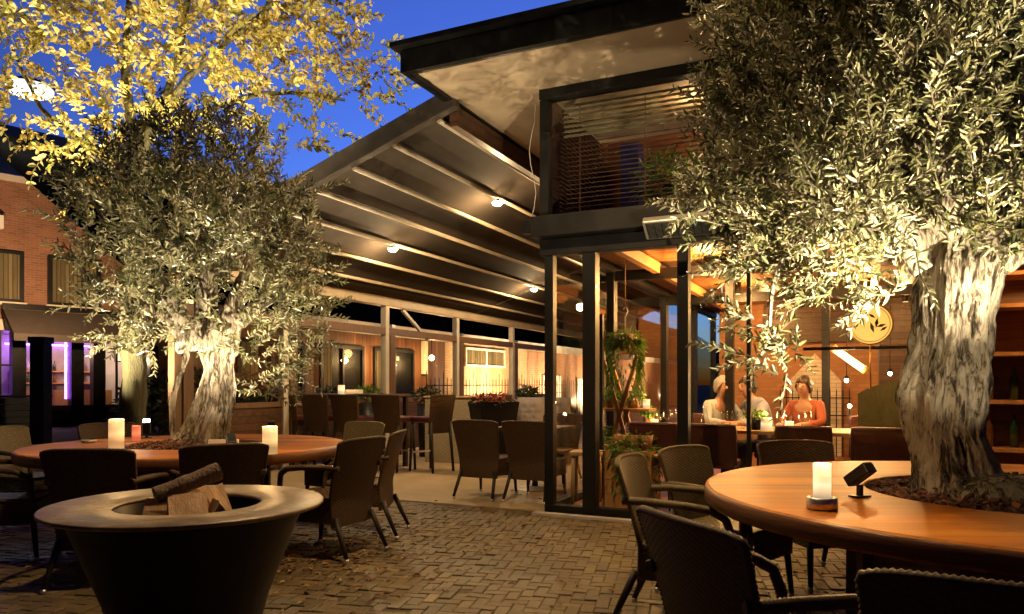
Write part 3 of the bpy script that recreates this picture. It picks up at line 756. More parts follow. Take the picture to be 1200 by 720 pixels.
def gnarly(prof, nth=72, nz=90, seed=3, twist=2.2, amp=.16, fine=.05):
    """prof: list of (z, cx, cy, r) ; ridged twisting trunk"""
    zs = [p[0] for p in prof]; m = MB(); ph = [seed*1.3, seed*2.1, seed*.7]
    A = np.array(prof)
    def fn(i, j):
        z = zs[0] + (zs[-1]-zs[0])*j
        cx, cy, r = (np.interp(z, A[:, 0], A[:, k]) for k in (1, 2, 3))
        th = 2*PI*i; tw = th + twist*(z-zs[0])*.5
        f = 1 + amp*(.55*math.sin(3*tw+ph[0]) + .35*math.sin(5*tw - 1.3*z*2+ph[1]) + .28*math.sin(8*tw+ph[2]+3*z))
        n = noise.noise(Vector((math.cos(th)*1.5+seed, math.sin(th)*1.5, z*1.7)))
        n2 = noise.fractal(Vector((math.cos(th)*4, math.sin(th)*4+seed, z*3.0)), .8, 2.1, 4)
        n3 = noise.fractal(Vector((math.cos(th)*9+seed, math.sin(th)*9, z*3.2)), .7, 2.0, 4)
        n4 = noise.fractal(Vector((math.cos(th)*20+seed, math.sin(th)*20, z*9)), .8, 2.0, 3)
        rr = r*(f*.93 + .24*n + fine*2.2*n2 + .06*n3 + .035*n4)
        return (cx + rr*math.cos(th), cy + rr*math.sin(th), z)
    m.grid(nth, nz, fn); return m
def limb(m, pts, r0, r1, n=9, k=14, wig=.03, seed=0):
    k = max(k, 30)
    pts = [Vector(p) for p in pts]; out = []; rad = []
    for q in range(k+1):
        t = q/k*(len(pts)-1); i = min(len(pts)-2, int(t)); f = t-i
        p0, p1, p2, p3 = pts[max(0, i-1)], pts[i], pts[i+1], pts[min(len(pts)-1, i+2)]
        p = .5*((2*p1) + (p2-p0)*f + (2*p0-5*p1+4*p2-p3)*f*f + (3*p1-p0-3*p2+p3)*f**3)
        out.append(p + Vector((noise.noise(p*3+Vector((seed, 0, 0))), noise.noise(p*3+Vector((0, seed, 5))), 0))*wig)
        rad.append((r0 + (r1-r0)*q/k)*(1 + .18*noise.noise(p*9)))
    b0 = len(m.v); m.tube(out, rad, max(n, 16))
    for i in range(b0, len(m.v)):
        p = Vector(m.v[i]); c = out[min(k, (i-b0)//max(n, 16))]; d = p - c
        m.v[i] = tuple(c + d*(1 + .30*noise.noise(p*14+Vector((seed, 1, 2))) + .16*noise.noise(p*38) + .14*math.sin(3*math.atan2(d.y, d.x)+p.z*5+seed)))

# thick olive, right
OR = Vector((2.04, 3.45, 0))
olr = thing('olive_tree', 'thick trunked olive tree lit from below, growing through the honey table', 'tree', OR)
def rel(px, py, D, o): p = at(px, py, D) - o; return (p.x, p.y, p.z)
pr = [(.70, .09, 0, .36), (.76, .06, 0, .27), (.86, .0, 0, .195), (1.02, -.035, 0, .175), (1.2, -.03, 0, .178), (1.4, .01, 0, .15), (1.56, .02, 0, .155), (1.70, .04, 0, .185), (1.80, .05, 0, .19), (1.92, .06, .02, .15), (2.08, .06, .04, .10), (2.25, .06, .06, .05)]
tm = gnarly(pr, 180, 230, 3.4, 2.0, .10, .05)
tm.ellipsoid((.10, -.24, .76), (.22, .14, .10)); tm.ellipsoid((.27, -.16, .74), (.15, .13, .08))
for k, (pts, r0) in enumerate([
    ([(-.12, 0, 1.78), (-.30, .05, 2.02), (-.62, .12, 2.2), (-.95, .2, 2.28)], .085),
    ([(-.02, 0, 1.85), (-.10, -.05, 2.2), (-.28, -.12, 2.6), (-.45, -.1, 3.0)], .10),
    ([(.14, .02, 1.86), (.28, .05, 2.2), (.42, .12, 2.6), (.5, .1, 3.1)], .10),
    ([(.18, -.02, 1.80), (.48, -.08, 2.05), (.85, -.1, 2.25), (1.2, -.05, 2.5)], .085),
    ([(.05, .08, 1.85), (.05, .35, 2.2), (-.1, .65, 2.6), (-.15, .8, 3.0)], .085),
    ([(-.1, .1, 1.9), (-.4, .4, 2.2), (-.75, .55, 2.55), (-1.0, .6, 2.9)], .07),
    ([(-.45, .08, 2.1), (-.7, -.02, 1.95), (-.85, -.08, 1.72), (-.88, -.1, 1.5)], .02)]):
    limb(tm, pts, r0, r0*.28, seed=k)
tm.build('trunk', M['bark_olive'], olr)
cl = []
for (px, py, r, D) in [(900,60,80,3.9),(1000,60,110,3.5),(1100,60,110,3.3),(1190,80,100,3.6),(885,150,75,3.8),(960,170,105,3.4),(1060,175,100,3.2),(1160,190,90,3.5),
    (838,222,42,3.9),(900,270,75,3.5),(975,290,85,3.3),(1030,300,40,3.05),(1105,240,44,3.08),(1060,255,36,3.12),(1155,245,42,3.05),(1190,285,32,3.05),(1120,285,24,3.08),(1075,290,20,3.1),(1022,345,26,3.2),(1052,345,24,3.3),(880,415,16,3.3),(918,432,13,3.3),(1195,235,60,3.2),(872,312,24,3.6),(935,318,38,3.4),(985,328,28,3.2),(888,375,12,3.5),(928,410,20,3.3),
    (1000,-50,120,3.6),(1120,-50,130,3.4),(905,-30,70,3.9),(1240,0,120,3.5),(1250,150,100,3.5),(1250,260,70,3.2),(1000,120,100,4.1),(1100,130,110,4.2),(920,220,80,4.1),(870,10,45,4.2),(940,190,85,4.6),(890,240,45,4.5),(1000,90,100,4.7),(900,70,60,4.7),(800,245,36,4.4),(850,200,45,4.7),(875,160,50,4.9),(1060,200,80,4.6),(1150,100,110,4.6),
    (1330,80,120,3.5),(1050,240,70,3.9),(980,220,90,2.95),(1080,90,90,2.9),(860,120,45,3.9)]:
    p = at(px, py, D) - OR; cl.append((p.x, p.y, p.z, max(12, r-9)/F*D))
foliage('crown', olr, OR, cl, M['leaf_olive'], .20, .062, .27, .0155, 760, (.1, 0, 1.7), .02, up_bias=.35, tmat=M['twig'])

# smaller olive, left
OL = Vector((-2.56, 6.28, 0))
oll = thing('olive_tree', 'smaller olive tree with a pale gnarled split trunk behind the fire bowl', 'tree', OL)
pr = [(.70, -.06, 0, .32), (.80, -.03, 0, .22), (.92, .0, 0, .18), (1.05, .05, 0, .165), (1.2, .08, 0, .15), (1.35, .09, 0, .125), (1.5, .07, 0, .13), (1.62, .05, 0, .135), (1.74, .05, .02, .10), (1.9, .05, .04, .04)]
tm = gnarly(pr, 150, 180, 7.7, 1.6, .17, .06)
for k, (pts, r0) in enumerate([
    ([(-.10, -.02, 1.55), (-.20, -.04, 1.75), (-.34, 0, 2.0), (-.5, .05, 2.4)], .12),
    ([(.13, -.02, 1.45), (.20, -.03, 1.7), (.22, 0, 1.95), (.35, .1, 2.4)], .11),
    ([(.0, .05, 1.6), (-.05, .1, 2.0), (-.08, .15, 2.5), (-.1, .1, 3.1)], .10),
    ([(.2, 0, 1.75), (.5, .0, 1.95), (.8, .05, 2.0), (1.0, 0, 1.9)], .06),
    ([(-.2, 0, 1.75), (-.55, 0, 1.9), (-.85, .1, 2.05), (-1.1, .1, 2.2)], .06),
    ([(-.22, -.1, .74), (-.24, -.1, 1.1), (-.16, -.08, 1.45), (-.15, -.05, 1.6)], .022)]):
    limb(tm, pts, r0, r0*.3 if k < 5 else .02, seed=k+9)
tm.build('trunk', M['bark_olive'], oll)
cl = []
for (px, py, r, D) in [(165,205,62,6.4),(232,180,55,6.3),(290,195,52,6.3),(120,262,52,6.2),(200,265,75,6.0),(285,265,70,5.9),(340,285,50,6.1),(165,345,45,6.0),(112,345,30,6.1),(232,325,45,6.1),
    (318,352,52,5.9),(362,372,34,6.2),(322,420,38,6.1),(290,395,35,5.9),(165,395,34,6.0),(98,295,32,6.2),(100,212,34,6.5),(335,235,34,6.2),(250,225,60,6.7),(200,320,60,6.7),(300,320,60,6.8),
    (205,150,30,6.4),(262,150,30,6.4),(150,165,24,6.5),(345,420,24,6.2),(370,320,26,6.3),(200,385,24,5.9),(385,395,14,6.2),(310,455,20,6.1),(130,385,20,6.1),(85,250,22,6.4)]:
    p = at(px, py, D) - OL; cl.append((p.x, p.y, p.z, max(10, r-6)/F*D))
foliage('crown', oll, OL, cl, M['leaf_olive'], .23, .078, .28, .019, 470, (0, 0, 1.7), .02, up_bias=.35, tmat=M['twig'])

# tall yellow tree
OY = Vector((-4.85, 9.5, 0))
yt = thing('autumn_tree', 'tall tree in yellow autumn leaf with a slender trunk lit from below, its green light put into the bark', 'tree', OY)
tm = MB()
limb(tm, [(0, 0, 0), (.02, 0, 1.2), (.05, 0, 2.6), (.05, 0, 3.6), (.1, .1, 4.6)], .16, .10, 14, 24, .03)
for k, (pts, r0) in enumerate([([(.08, 0, 3.9), (.3, 0, 4.6), (.55, .1, 5.4), (.7, .1, 6.5)], .075), ([(.05, 0, 4.2), (-.05, 0, 4.9), (-.1, .1, 5.8), (.0, .1, 6.8)], .07),
    ([(.06, 0, 3.7), (-.6, 0, 4.3), (-1.2, .1, 4.8), (-1.6, .1, 5.6)], .05), ([(.15, 0, 4.4), (1.0, .1, 4.8), (1.8, .1, 5.0), (2.7, .1, 4.9)], .05), ([(.3, .1, 4.8), (1.2, -.1, 5.5), (2.0, -.1, 6.2), (2.5, 0, 6.8)], .045)]):
    limb(tm, pts, r0, r0*.3, seed=k+20)
tm.build('trunk', M['bark'], yt)
cl = []
for (px, py, r, D) in [(60,30,60,9.3),(150,35,85,9.2),(250,45,85,9.1),(345,60,70,9.4),(415,100,30,9.5),(140,115,60,9.1),(235,125,60,9.2),(325,125,45,9.5),(385,140,28,9.6),(80,175,34,9.2),(115,150,38,9.3),
    (440,50,18,9.5),(15,130,34,9.0),(0,55,40,9.1),(100,-40,110,9.5),(250,-50,120,9.5),(370,-15,60,9.6),(-60,20,80,9.5),(60,100,34,9.6),(390,60,34,9.3),(300,20,80,10.2),(180,80,80,10.2),(420,20,20,9.4),(95,200,20,9.2),(350,165,16,9.5),(195,150,30,9.4),(440,120,16,9.5),(-30,110,60,9.8),
    (450,90,10,9.5)]:
    p = at(px, py, D) - OY; cl.append((p.x, p.y, p.z, r/F*D))
foliage('crown', yt, OY, cl, M['leaf_yellow'], .40, .115, .55, .042, 78, (.2, 0, 4.5), .2, up_bias=.1, tmat=M['twig'])

# ------------------------------------------------------------------ candles, spot fixtures and small table things
def candle(P, r, h, label, mat, ring=False, e=2.2, name='candle_lantern'):
    o = thing(name, label, 'candle', P, 0, 'candle lanterns')
    z0 = .012 if ring else 0
    MB().lathe([(.0, z0+.004), (r, z0), (r, z0+h), (r-.006, z0+h), (r-.006, z0+.012), (.0, z0+.012)], 28).build('glass', mat, o)
    MB().lathe([(.0, h*.3), (.006, h*.34), (.007, h*.4), (.0, h*.55)], 10).build('flame', M['flame'], o)
    if ring: MB().lathe([(r+.008, 0), (r+.022, 0), (r+.024, .004), (r+.024, .044), (r+.020, .048), (r+.010, .048), (r+.008, .044)], 40, closed=True).build('holder', M['steel'], o)
    light('candle_light', 'POINT', Vector(P) + Vector((0, 0, h+.05)), e, AMB, .03, parent=o)
    return o
candle((1.235, 2.97, .752), .034, .168, 'frosted candle tube in a brushed steel ring on the honey table', M['wax_bright'], True, 2.5)
candle((-3.05, 5.75, .752), .055, .225, 'tall amber candle lantern on the left part of the far round table', M['wax'], False, 2.5)
candle((-1.72, 5.30, .752), .052, .195, 'amber candle lantern on the right part of the far round table', M['wax'], False, 2.5)
candle((-3.30, 6.55, .752), .035, .13, 'small red candle glass beside the far bark mulch', M['wax_red'], False, .8)
ash = thing('ashtray', 'small flat metal ashtray at the left end of the far round table', 'ashtray', (-3.18, 5.62, .751))
ash.location = onz(104, 519, .751)
MB().lathe([(.0, .004), (.05, .0), (.062, .022), (.056, .024), (.046, .008), (.0, .008)], 24).build('dish', M['steel'], ash)
cd = thing('card_holder', 'small white folded card lying on the far bark mulch', 'card', onz(262, 523, .78), .1)
quick('card', M['card'], cd, [(-.11, .11, -.012, .012, .0, .05)])

def uplight(P, target, label, e, size=70, sc=1, cat='uplight', rad=.02, col=TREE, name='garden_spotlight', show=False, dims=(.06, .12, .075)):
    P = Vector(P); T = Vector(target); d = (T-P); rz = math.atan2(d.y, d.x) - PI/2
    o = thing(name, label, cat, P, rz, 'black garden uplights')
    el = math.atan2(d.z, math.hypot(d.x, d.y)); rot = Matrix.Rotation(el, 3, 'X')
    h = MB(); h.box(Vector((0, 0, .10*sc)), tuple(q*sc for q in dims), rot); h.build('housing', M['black'], o, .006)
    b = MB(); b.box((0, 0, .004), (.086*sc, .05*sc, .008)); b.box((0, 0, .03*sc), (.02*sc, .02*sc, .05*sc)); b.build('bracket', M['black'], o)
    l = MB(); l.box(Vector((0, 0, .10*sc)) + rot @ Vector((0, (dims[1]/2 + (.0006 if show else -.003))*sc, 0)), (.05*sc, .001, dims[2]*.82*sc), rot); l.build('lens', M['lamp_white'], o)
    lp = P + Vector((0, 0, .10*sc)) + d.normalized()*(dims[1]/2 + .008 + rad)*sc
    light('uplight_lamp', 'SPOT', lp, e, col, rad, T, size, .6, parent=o)
    return o
fx = uplight((1.53, 3.28, .752), (.85, 4.6, 2.75), 'black box spotlight standing on the honey table beside the frosted candle', 25, 58, rad=.012, dims=(.062, .05, .13))
light('uplight_lamp', 'SPOT', (1.50, 3.30, .93), 3.5, TREE, .015, (2.0, 3.42, 1.85), 60, .7, parent=fx)
uplight((1.98, 2.12, .752), (1.99, 3.45, 1.66), 'black spotlight on the near edge of the honey table aimed at the thick trunk', 25, 48, rad=.01)
uplight((2.22, 2.18, .752), (1.5, 3.6, 3.0), 'black spotlight on the near edge of the honey table aimed into the crown', 340, 66, rad=.012)
uplight((1.76, 2.36, .752), (.15, 6.4, 4.0), 'black spotlight on the honey table aimed through the leaves at the pavilion eaves', 420, 52, rad=.008)
f2 = uplight((-1.92, 5.10, .752), (-2.5, 6.25, 1.40), 'black spotlight on the near edge of the far table aimed at the split trunk', 24, 44, rad=.012)
light('uplight_lamp', 'SPOT', (-1.94, 5.14, .90), 200, TREE, .015, (-2.45, 6.0, 2.5), 96, .6, parent=f2)
uplight((-3.16, 6.45, .78), (-2.85, 5.75, 2.3), 'glaring small white spotlight beside the red candle', 190, 120, show=True)
uplight((-2.15, 6.65, .76), (-2.0, 6.3, 2.6), 'black spotlight behind the far trunk under the crown', 60, 120)
uplight((-4.3, 8.3, .0), (-4.3, 9.9, 6.4), 'floor spotlight before the foot of the yellow tree', 800, 50, 1.3, rad=.04)
uplight((-5.3, 8.2, .0), (-3.2, 9.6, 5.6), 'floor spotlight left of the far round table', 1150, 75, 1.3, rad=.04)
uplight((-6.6, 8.4, .0), (-5.9, 9.5, 5.2), 'floor spotlight left of the yellow tree', 800, 80, 1.3, rad=.04)
# unseen courtyard lamp, added to brighten the paving and tables
hl = thing('added_hanging_lamp', 'unseen dark shaded lamp added on a wire to light the paving', 'lamp', (-.35, 4.3, 4.9))
MB().lathe([(.02, .30), (.06, .28), (.10, .18), (.28, .02), (.285, .0), (.27, .0), (.09, .16), (.0, .18)], 32).build('shade', M['black'], hl)
MB().ellipsoid((0, 0, .07), (.06, .06, .07)).build('bulb', M['lamp_warm'], hl)
MB().tube([(-9, 0, 1.2), (-4, 0, .45), (0, 0, .30), (4, 0, .45), (9, 0, 1.2)], .008, 6).build('wire', M['black'], hl)
light('added_courtyard_lamp', 'SPOT', (-.35, 4.3, 4.93), 420, (1, .66, .32), .08, (-.35, 4.3, 0), 140, .5, parent=hl)
MB().tube([(-.02, .05, .34), (-.10, .30, .36)], [.05, .06], 14).build('added_projector', M['black'], hl)
light('added_projector_lamp', 'SPOT', (-.46, 4.66, 5.27), 560, TREE, .03, (-2.9, 9.5, 5.3), 52, .6, parent=hl)  # spot head added to brighten the right side of the yellow crown

# ------------------------------------------------------------------ fire bowl and firewood
FB = Vector((-1.30, 3.0, 0)); fz = .77; fr = .525
fb = thing('fire_bowl', 'wide flat rimmed fire bowl on a black steel cone', 'fire bowl', FB)
MB().lathe([(.275, fz-.014), (.275, fz-.003), (.283, fz), (fr-.004, fz+.004), (fr, fz), (fr, fz-.008), (fr-.006, fz-.014)], 96, closed=True).build('plate', M['iron_plate'], fb)
MB().lathe([(.455, fz-.016), (.425, fz-.07), (.31, .40), (.235, .12), (.22, .10), (.30, .02), (.30, 0)], 64).build('cone', M['iron_cone'], fb)
MB().lathe([(.276, fz-.016), (.262, fz-.06), (.20, fz-.15), (.0, fz-.17)], 48).build('inner_bowl', M['black'], fb)
def log(label, a, b, r, loc=(0, 0, 0), name='firewood_log'):
    o = thing(name, label, 'firewood', FB + Vector((0, 0, fz)), 0, 'firewood in the fire bowl')
    a = Vector(a); b = Vector(b); m = MB(); n = 16; path = [a.lerp(b, k/n) for k in range(n+1)]
    m.tube(path, [r*(1 + .10*noise.noise(p*22) + .06*noise.noise(p*55)) for p in path], 18, caps=False); bo = m.build('bark', M['logbark'], o)
    d = (b-a).normalized(); q = d.to_track_quat('Z', 'Y').to_matrix()
    for p, s in ((a, -1), (b, 1)):
        c = MB(); vs = [p + d*s*.003 + q @ Vector((.97*r*math.cos(2*PI*k/18), .97*r*math.sin(2*PI*k/18), 0)) for k in range(18)]
        c.add(vs, [tuple(range(18))]); c.build('cut_end', M['logcut'], o)
def wedge(label, c, L_, w, h, rz, tilt=0, bark=True):
    o = thing('firewood_wedge', label, 'firewood', FB + Vector((c[0], c[1], fz + c[2])), rz, 'firewood in the fire bowl')
    rot = Matrix.Rotation(tilt, 3, 'Y'); m = MB(); vs = []
    for k in range(6):
        x = -L_/2 + L_*k/5
        for (y, z) in ((-w/2, 0), (w/2, 0), (w*.12, h)):
            p = Vector((x, y, z)); p += Vector((0, noise.noise(p*30+Vector((c[0]*9, 0, 0)))*.008, noise.noise(p*25+Vector((0, c[1]*7, 3)))*.008)); vs.append(rot @ p)
    fs = [(3*k+a, 3*(k+1)+a, 3*(k+1)+(a+1) % 3, 3*k+(a+1) % 3) for k in range(5) for a in range(3)] + [(0, 1, 2), (17, 16, 15)]
    m.add(vs, fs); m.build('split_block', M['logcut'], o)
log('thick bark log lying tilted on top of the firewood pile', (-.085, -.10, .045), (.105, .045, .125), .034)
wedge('pale upright split block left in the firewood pile', (-.125, .03, -.07), .13, .10, .10, 1.3, -1.2)
wedge('orange split wedge under the bark log front', (.03, -.08, -.03), .14, .11, .08, .5)
wedge('brown split wedge behind the bark log', (.05, .05, -.05), .18, .10, .11, 1.1)
wedge('small split wedge at the right end of the firewood', (.135, -.04, -.05), .10, .075, .07, 2.2)
wedge('flat split piece lying deep in the bowl', (-.03, .1, -.13), .22, .10, .07, .2)

# fallen leaves
def fallen():
    n = 900; mbv, mbf, tint = [], [], []
    P = []
    spots = [(-1.35, 5.2, .45, .35), (-1.2, 6.0, .5, .2), (-2.6, 5.0, 1.2, .15), (.2, 4.8, 1.6, .3)]
    while len(P) < n:
        s = random.choices(spots, [x[3] for x in spots])[0]
        x, y = random.gauss(s[0], s[2]), random.gauss(s[1], s[2])
        u, v = uv_of(x, y)
        if v > -.2 and u > -.1: continue
        P.append((x, y, .006 + random.random()*.006))
    P = np.array(P); d = RNG.normal(size=(n, 3)); d[:, 2] *= .15; nr = RNG.normal(size=(n, 3))*.25 + np.array((0, 0, 1))
    leaves(mbv, mbf, tint, P, d, RNG.uniform(.025, .065, n), .5, nr, RNG.random(n), .25)
    e = bpy.data.objects.new('x', None)
    o = finish_leaves('fallen_leaves', mbv, mbf, tint, M['leaf_fallen'], None); tag(o, 'dry fallen leaves scattered over the brick paving', kind='stuff')
fallen()

# ------------------------------------------------------------------ terrace furniture
def high_table(loc, L_, rz, label):
    t = thing('bar_table', label, 'table', loc, rz)
    quick('tabletop', M['darkwood'], t, [(-L_/2, L_/2, -.35, .35, 1.06, 1.10)], .006)
    for sx in (-1, 1):
        for sy in (-1, 1): quick('leg', M['leg'], t, [(sx*(L_/2-.06)-.03, sx*(L_/2-.06)+.03, sy*.3-.03, sy*.3+.03, .006, 1.06)])
    quick('stretcher', M['leg'], t, [(-L_/2+.1, L_/2-.1, -.03, .03, .25, .31)])
    return t
high_table(at(395, 458, 11.4).xy.to_3d(), 2.2, PHI, 'long dark bar table with a candle under the canvas roof')
def bar_stool(loc, rz, label, src=[None]):
    if src[0] is None:
        t = thing('bar_stool', label, 'bar stool', (0, 0, 0), 0, 'dark wicker bar stools')
        weave_panel(lambda j: .20 + .03*j, lambda s, j: .55 + .53*j, lambda s, j: -.20 - .08*j + .03*s*s, 12, 30).build('backrest', M['weave'], t)
        quick('seat', M['leather'], t, [(-.21, .21, -.2, .22, .70, .78)], .02)
        for sx in (-1, 1):
            for (y0, y1) in ((-.19, -.25), (.19, .22)):
                MB().tube([(sx*.18, y0, .72), (sx*.2, y1, .006)], [.024, .018], 8).build('leg', M['leg'], t)
        quick('footrest', M['steel'], t, [(-.17, .17, .19, .21, .26, .285)])
        src[0] = t
    else:
        t = copy_tree(src[0]); t['label'] = label
    t.location = loc; t.rotation_euler = (0, 0, rz); return t
def gp(px, D): return Vector(((px-600)/F*D, D, .006))
bar_stool(gp(505, 10.6), PHI + R(75), 'dark bar stool in side view at the right end of the bar table')
bar_stool(gp(463, 10.7), PHI, 'dark bar stool with broad woven back, second from the right at the bar table')
bar_stool(gp(415, 10.9), PHI, 'dark bar stool in the middle of the bar table row')
bar_stool(gp(381, 11.0), PHI, 'dark bar stool under the white candle of the bar table')
bar_stool(gp(345, 11.2), PHI, 'dark bar stool at the left end of the bar table by the olive branches')
Pc = at(400, 457, 11.3); Pc.z = 1.10
candle(Pc, .05, .13, 'white candle lantern standing on the dark bar table', M['wax_bright'], False, 1.5)
Pm = at(415, 456, 11.5); Pm.z = 1.10
mh = thing('menu_box', 'pale box of menus on the bar table beside the candle', 'box', Pm, PHI); quick('box', M['card'], mh, [(-.13, .13, -.05, .05, 0, .06)], .004)

def pillow(m, c, s, rot=None):
    def fn(i, j):
        a, b = 2*i-1, 2*j-1
        return a, b
    for sg in (1, -1):
        def f2(i, j, sg=sg):
            a, b = 2*i-1, 2*j-1
            k = (1-abs(a)**3)*(1-abs(b)**3)
            tuft = .35*sum(math.exp(-((a-x)**2+(b-y)**2)*22) for x in (-.33, .33) for y in (-.33, .33)) + .2*math.exp(-(a*a)*60) + .2*math.exp(-(b*b)*60)
            p = Vector((a*s[0]/2*sg, b*s[2]/2, 0)); v = Vector((p.x, -sg*s[1]/2*(k*(1-tuft)), p.y))
            if rot is not None: v = rot @ v
            return Vector(c) + v
        m.grid(24, 24, f2)
so = thing('lounge_sofa', 'pale wicker lounge sofa with its back turned under the canvas roof', 'sofa', B(-2.05, 3.5, .006), PHI)
so.location = (gp(560, 11.5) + Vector((0, 0, 0)))
def wv(x0, x1, y, z0, z1, ny=-1):
    m = MB(); nc = int((x1-x0)/.04); nr = int((z1-z0)/.028)
    def fn(i, j):
        u, v = i*nc, j*nr; fv = (v % 1)-.5; s = math.cos(PI*u + PI*(int(v) % 2))
        return (x0+(x1-x0)*i, y + ny*.007*(math.sqrt(max(0, 1-3.2*fv*fv))*(.7+.5*s)), z0+(z1-z0)*j)
    m.grid(nc*3, nr*3, fn); return m
wv(-.95, .42, 0, 0, 1.0).build('back_panel', M['sofa_weave'], so)
quick('back_frame', M['sofa_weave'], so, [(-.95, .42, .01, .12, 0, 1.02)])
quick('top_ledge', M['palewood'], so, [(-.97, .44, -.02, .16, 1.022, 1.05)], .005)
quick('seat_base', M['sofa_weave'], so, [(-.95, 1.3, .13, .85, 0, .40)])
MB().box((.17, .5, .48), (2.2, .7, .16)).build('seat_cushion', M['cushion'], so, .04)
def cush(px, label, D=11.55, z=.80):
    p = at(px, 475, D); o = thing('tufted_cushion', label, 'cushion', (p.x, p.y, z), PHI, 'grey tufted cushions on the sofa')
    m = MB(); pillow(m, (0, 0, 0), (.46, .22, .48)); m.build('cover', M['cushion'], o)
cush(622, 'grey tufted cushion leaning next to the glass corner post')
cush(652, 'grey tufted cushion seen through the corner glass')
pk = thing('flower_planter', 'black tapered planter with red flowers behind the terrace chairs', 'planter', gp(578, 10.3), PHI)
m = MB(); m.lathe([(.25, 0), (.27, .3), (.40, 1.0), (.37, 1.0), (.3, .85), (0, .85)], 4, smooth=False); m.build('pot', M['black'], pk)
def bush(name, parent, n, rad, z, mat, leaf=.06, width=.45, hang=0., flat=.6, seed=0):
    P = RNG.normal(size=(n, 3)); P /= np.linalg.norm(P, axis=1, keepdims=True); P *= (RNG.random(n)**.45)[:, None]
    P = P*np.array((rad, rad, rad*flat)) + np.array((0, 0, z))
    if hang:
        k = RNG.random(n) < .62; ang = RNG.random(n)*2*PI if hang < .5 else np.where(RNG.random(n) < .5, 0, PI) + RNG.normal(size=n)*.55
        P[k, 0] = np.cos(ang[k])*rad*RNG.uniform(.7, 1.15, k.sum()); P[k, 1] = np.sin(ang[k])*rad*RNG.uniform(.7, 1.15, k.sum()); P[k, 2] = z - RNG.random(k.sum())**1.3*hang
    d = P - np.array((0, 0, z)); d[:, 2] += -.2*hang; d += RNG.normal(size=(n, 3))*rad*.4
    mbv, mbf, tint = [], [], []
    leaves(mbv, mbf, tint, P, d, leaf*RNG.uniform(.6, 1.3, n), width, RNG.normal(size=(n, 3)) + np.array((0, 0, .8)), np.clip(RNG.normal(.5, .25, n), 0, 1))
    return finish_leaves(name, mbv, mbf, tint, mat, parent)
bush('blossom', pk, 260, .30, 1.02, M['leaf_red'], .06, .7, flat=.3)
bush('foliage', pk, 200, .32, .98, M['leaf_dark'], .07, .5, flat=.3)
hd = None
for i, (px, D, z, r) in enumerate([(430, 12.6, 1.08, .2), (385, 12.4, 1.05, .22), (500, 12.8, 1.05, .22), (618, 12.6, 1.08, .18)]):
    lb = ['bright green leafy plant in a pot behind the bar table', 'dark leafy plant in a pot left of the bar table candle', 'low dark plant in a pot by the wooden side post', 'small pot plant on the ledge behind the grey cushion'][i]
    p = gp(px, D); t = thing('potted_plant', lb, 'plant', (p.x, p.y, .006), 0, 'pot plants along the wind screens')
    MB().lathe([(.0, 0), (.13, 0), (.17, z-.15), (.15, z-.15), (.14, z-.2), (0, z-.2)], 20).build('pot', M['black'], t)
    bush('foliage', t, 260, r, z, M['leaf_green'] if i == 0 else M['leaf_dark'], .09, .4)

# ------------------------------------------------------------------ annex beyond the terrace, iron fence
AN = B(-7.5, 0, 0)
an = thing('annex_building', 'low warm lit brick annex with white fascia beyond the terrace', 'building', AN, PHI + PI/2)
# local x runs away from the viewer (v), local -y faces the terrace
quick('timber_wall', planks('brown upright boards', (.10, .045, .018), (.18, .08, .034), (.26, .12, .055), .16, 'x', 'z', .05, .5), an, [(2, 10.9, .02, .3, 0, 2.45)])
quick('pale_wall', M['palebrick'], an, [(10.9, 16.4, .0, .3, 0, 2.45)])
quick('brick_wall', M['redbrick'], an, [(16.4, 70, .01, .3, 0, 2.45)])
quick('fascia', M['offwhite'], an, [(4.5, 70, -.35, -.3, 2.36, 2.62)])
quick('eaves', M['darkwood'], an, [(2, 70, -.299, .5, 2.50, 2.60)])
m = MB(); m.add([(1.5, -.3, 2.61), (70.5, -.3, 2.61), (70.5, 5, 6.2), (1.5, 5, 6.2)], [(0, 1, 2, 3)]); m.build('roof', M['matt_black'], an)
for (x0, x1, z0, z1) in ((12.0, 14.6, 1.75, 2.3), (24, 27, .9, 2.0)):
    w = quick('window', M['offwhite'], an, [(x0, x1, -.05, -.01, z0, z0+.06), (x0, x1, -.05, -.01, z1-.06, z1), (x0, x0+.06, -.05, -.01, z0+.06, z1-.06), (x1-.06, x1, -.05, -.01, z0+.06, z1-.06), ((x0+x1)/2-.04, (x0+x1)/2+.04, -.05, -.01, z0+.06, z1-.06)])
    quick('pane', M['glass_dim'], w, [(x0+.06, x1-.06, -.03, -.025, z0+.06, z1-.06)])
    quick('curtain', M['curtain'], w, [(x0+.06, x1-.06, -.008, -.003, z0+.06, z1-.06)])
for (x0, x1) in ((3.4, 5.2), (5.7, 7.2), (7.6, 9.3)):
    w = quick('timber_window', M['frame'], an, [(x0, x1, -.05, .015, .9, .98), (x0, x1, -.05, .015, 2.02, 2.1), (x0, x0+.08, -.05, .015, .98, 2.02), (x1-.08, x1, -.05, .015, .98, 2.02), ((x0+x1)/2-.03, (x0+x1)/2+.03, -.05, .015, .98, 2.02)])
    quick('curtain', M['curtain'], w, [(x0+.08, (x0+x1)/2-.35, -.004, .014, .98, 2.02)]); quick('pane', M['glass_dim'], w, [(x0+.08, x1-.08, -.03, -.025, .98, 2.02)])
    quick('shade_sheet', M['black'], w, [((x0+x1)/2-.345, x1-.08, .002, .014, .98, 2.02)])  # black sheet paints the unlit room behind the pane
quick('downpipe', M['cream'], an, [(11.6, 11.75, -.12, -.01, 0, 2.36), (9.7, 9.85, -.1, .01, 1.5, 2.36)])
quick('white_door', M['offwhite'], an, [(17.7, 19.4, -.06, .005, 0, 1.55)])
quick('white_gate', M['offwhite'], an, [(21.2, 23.2, -.06, .005, 0, 1.45)])
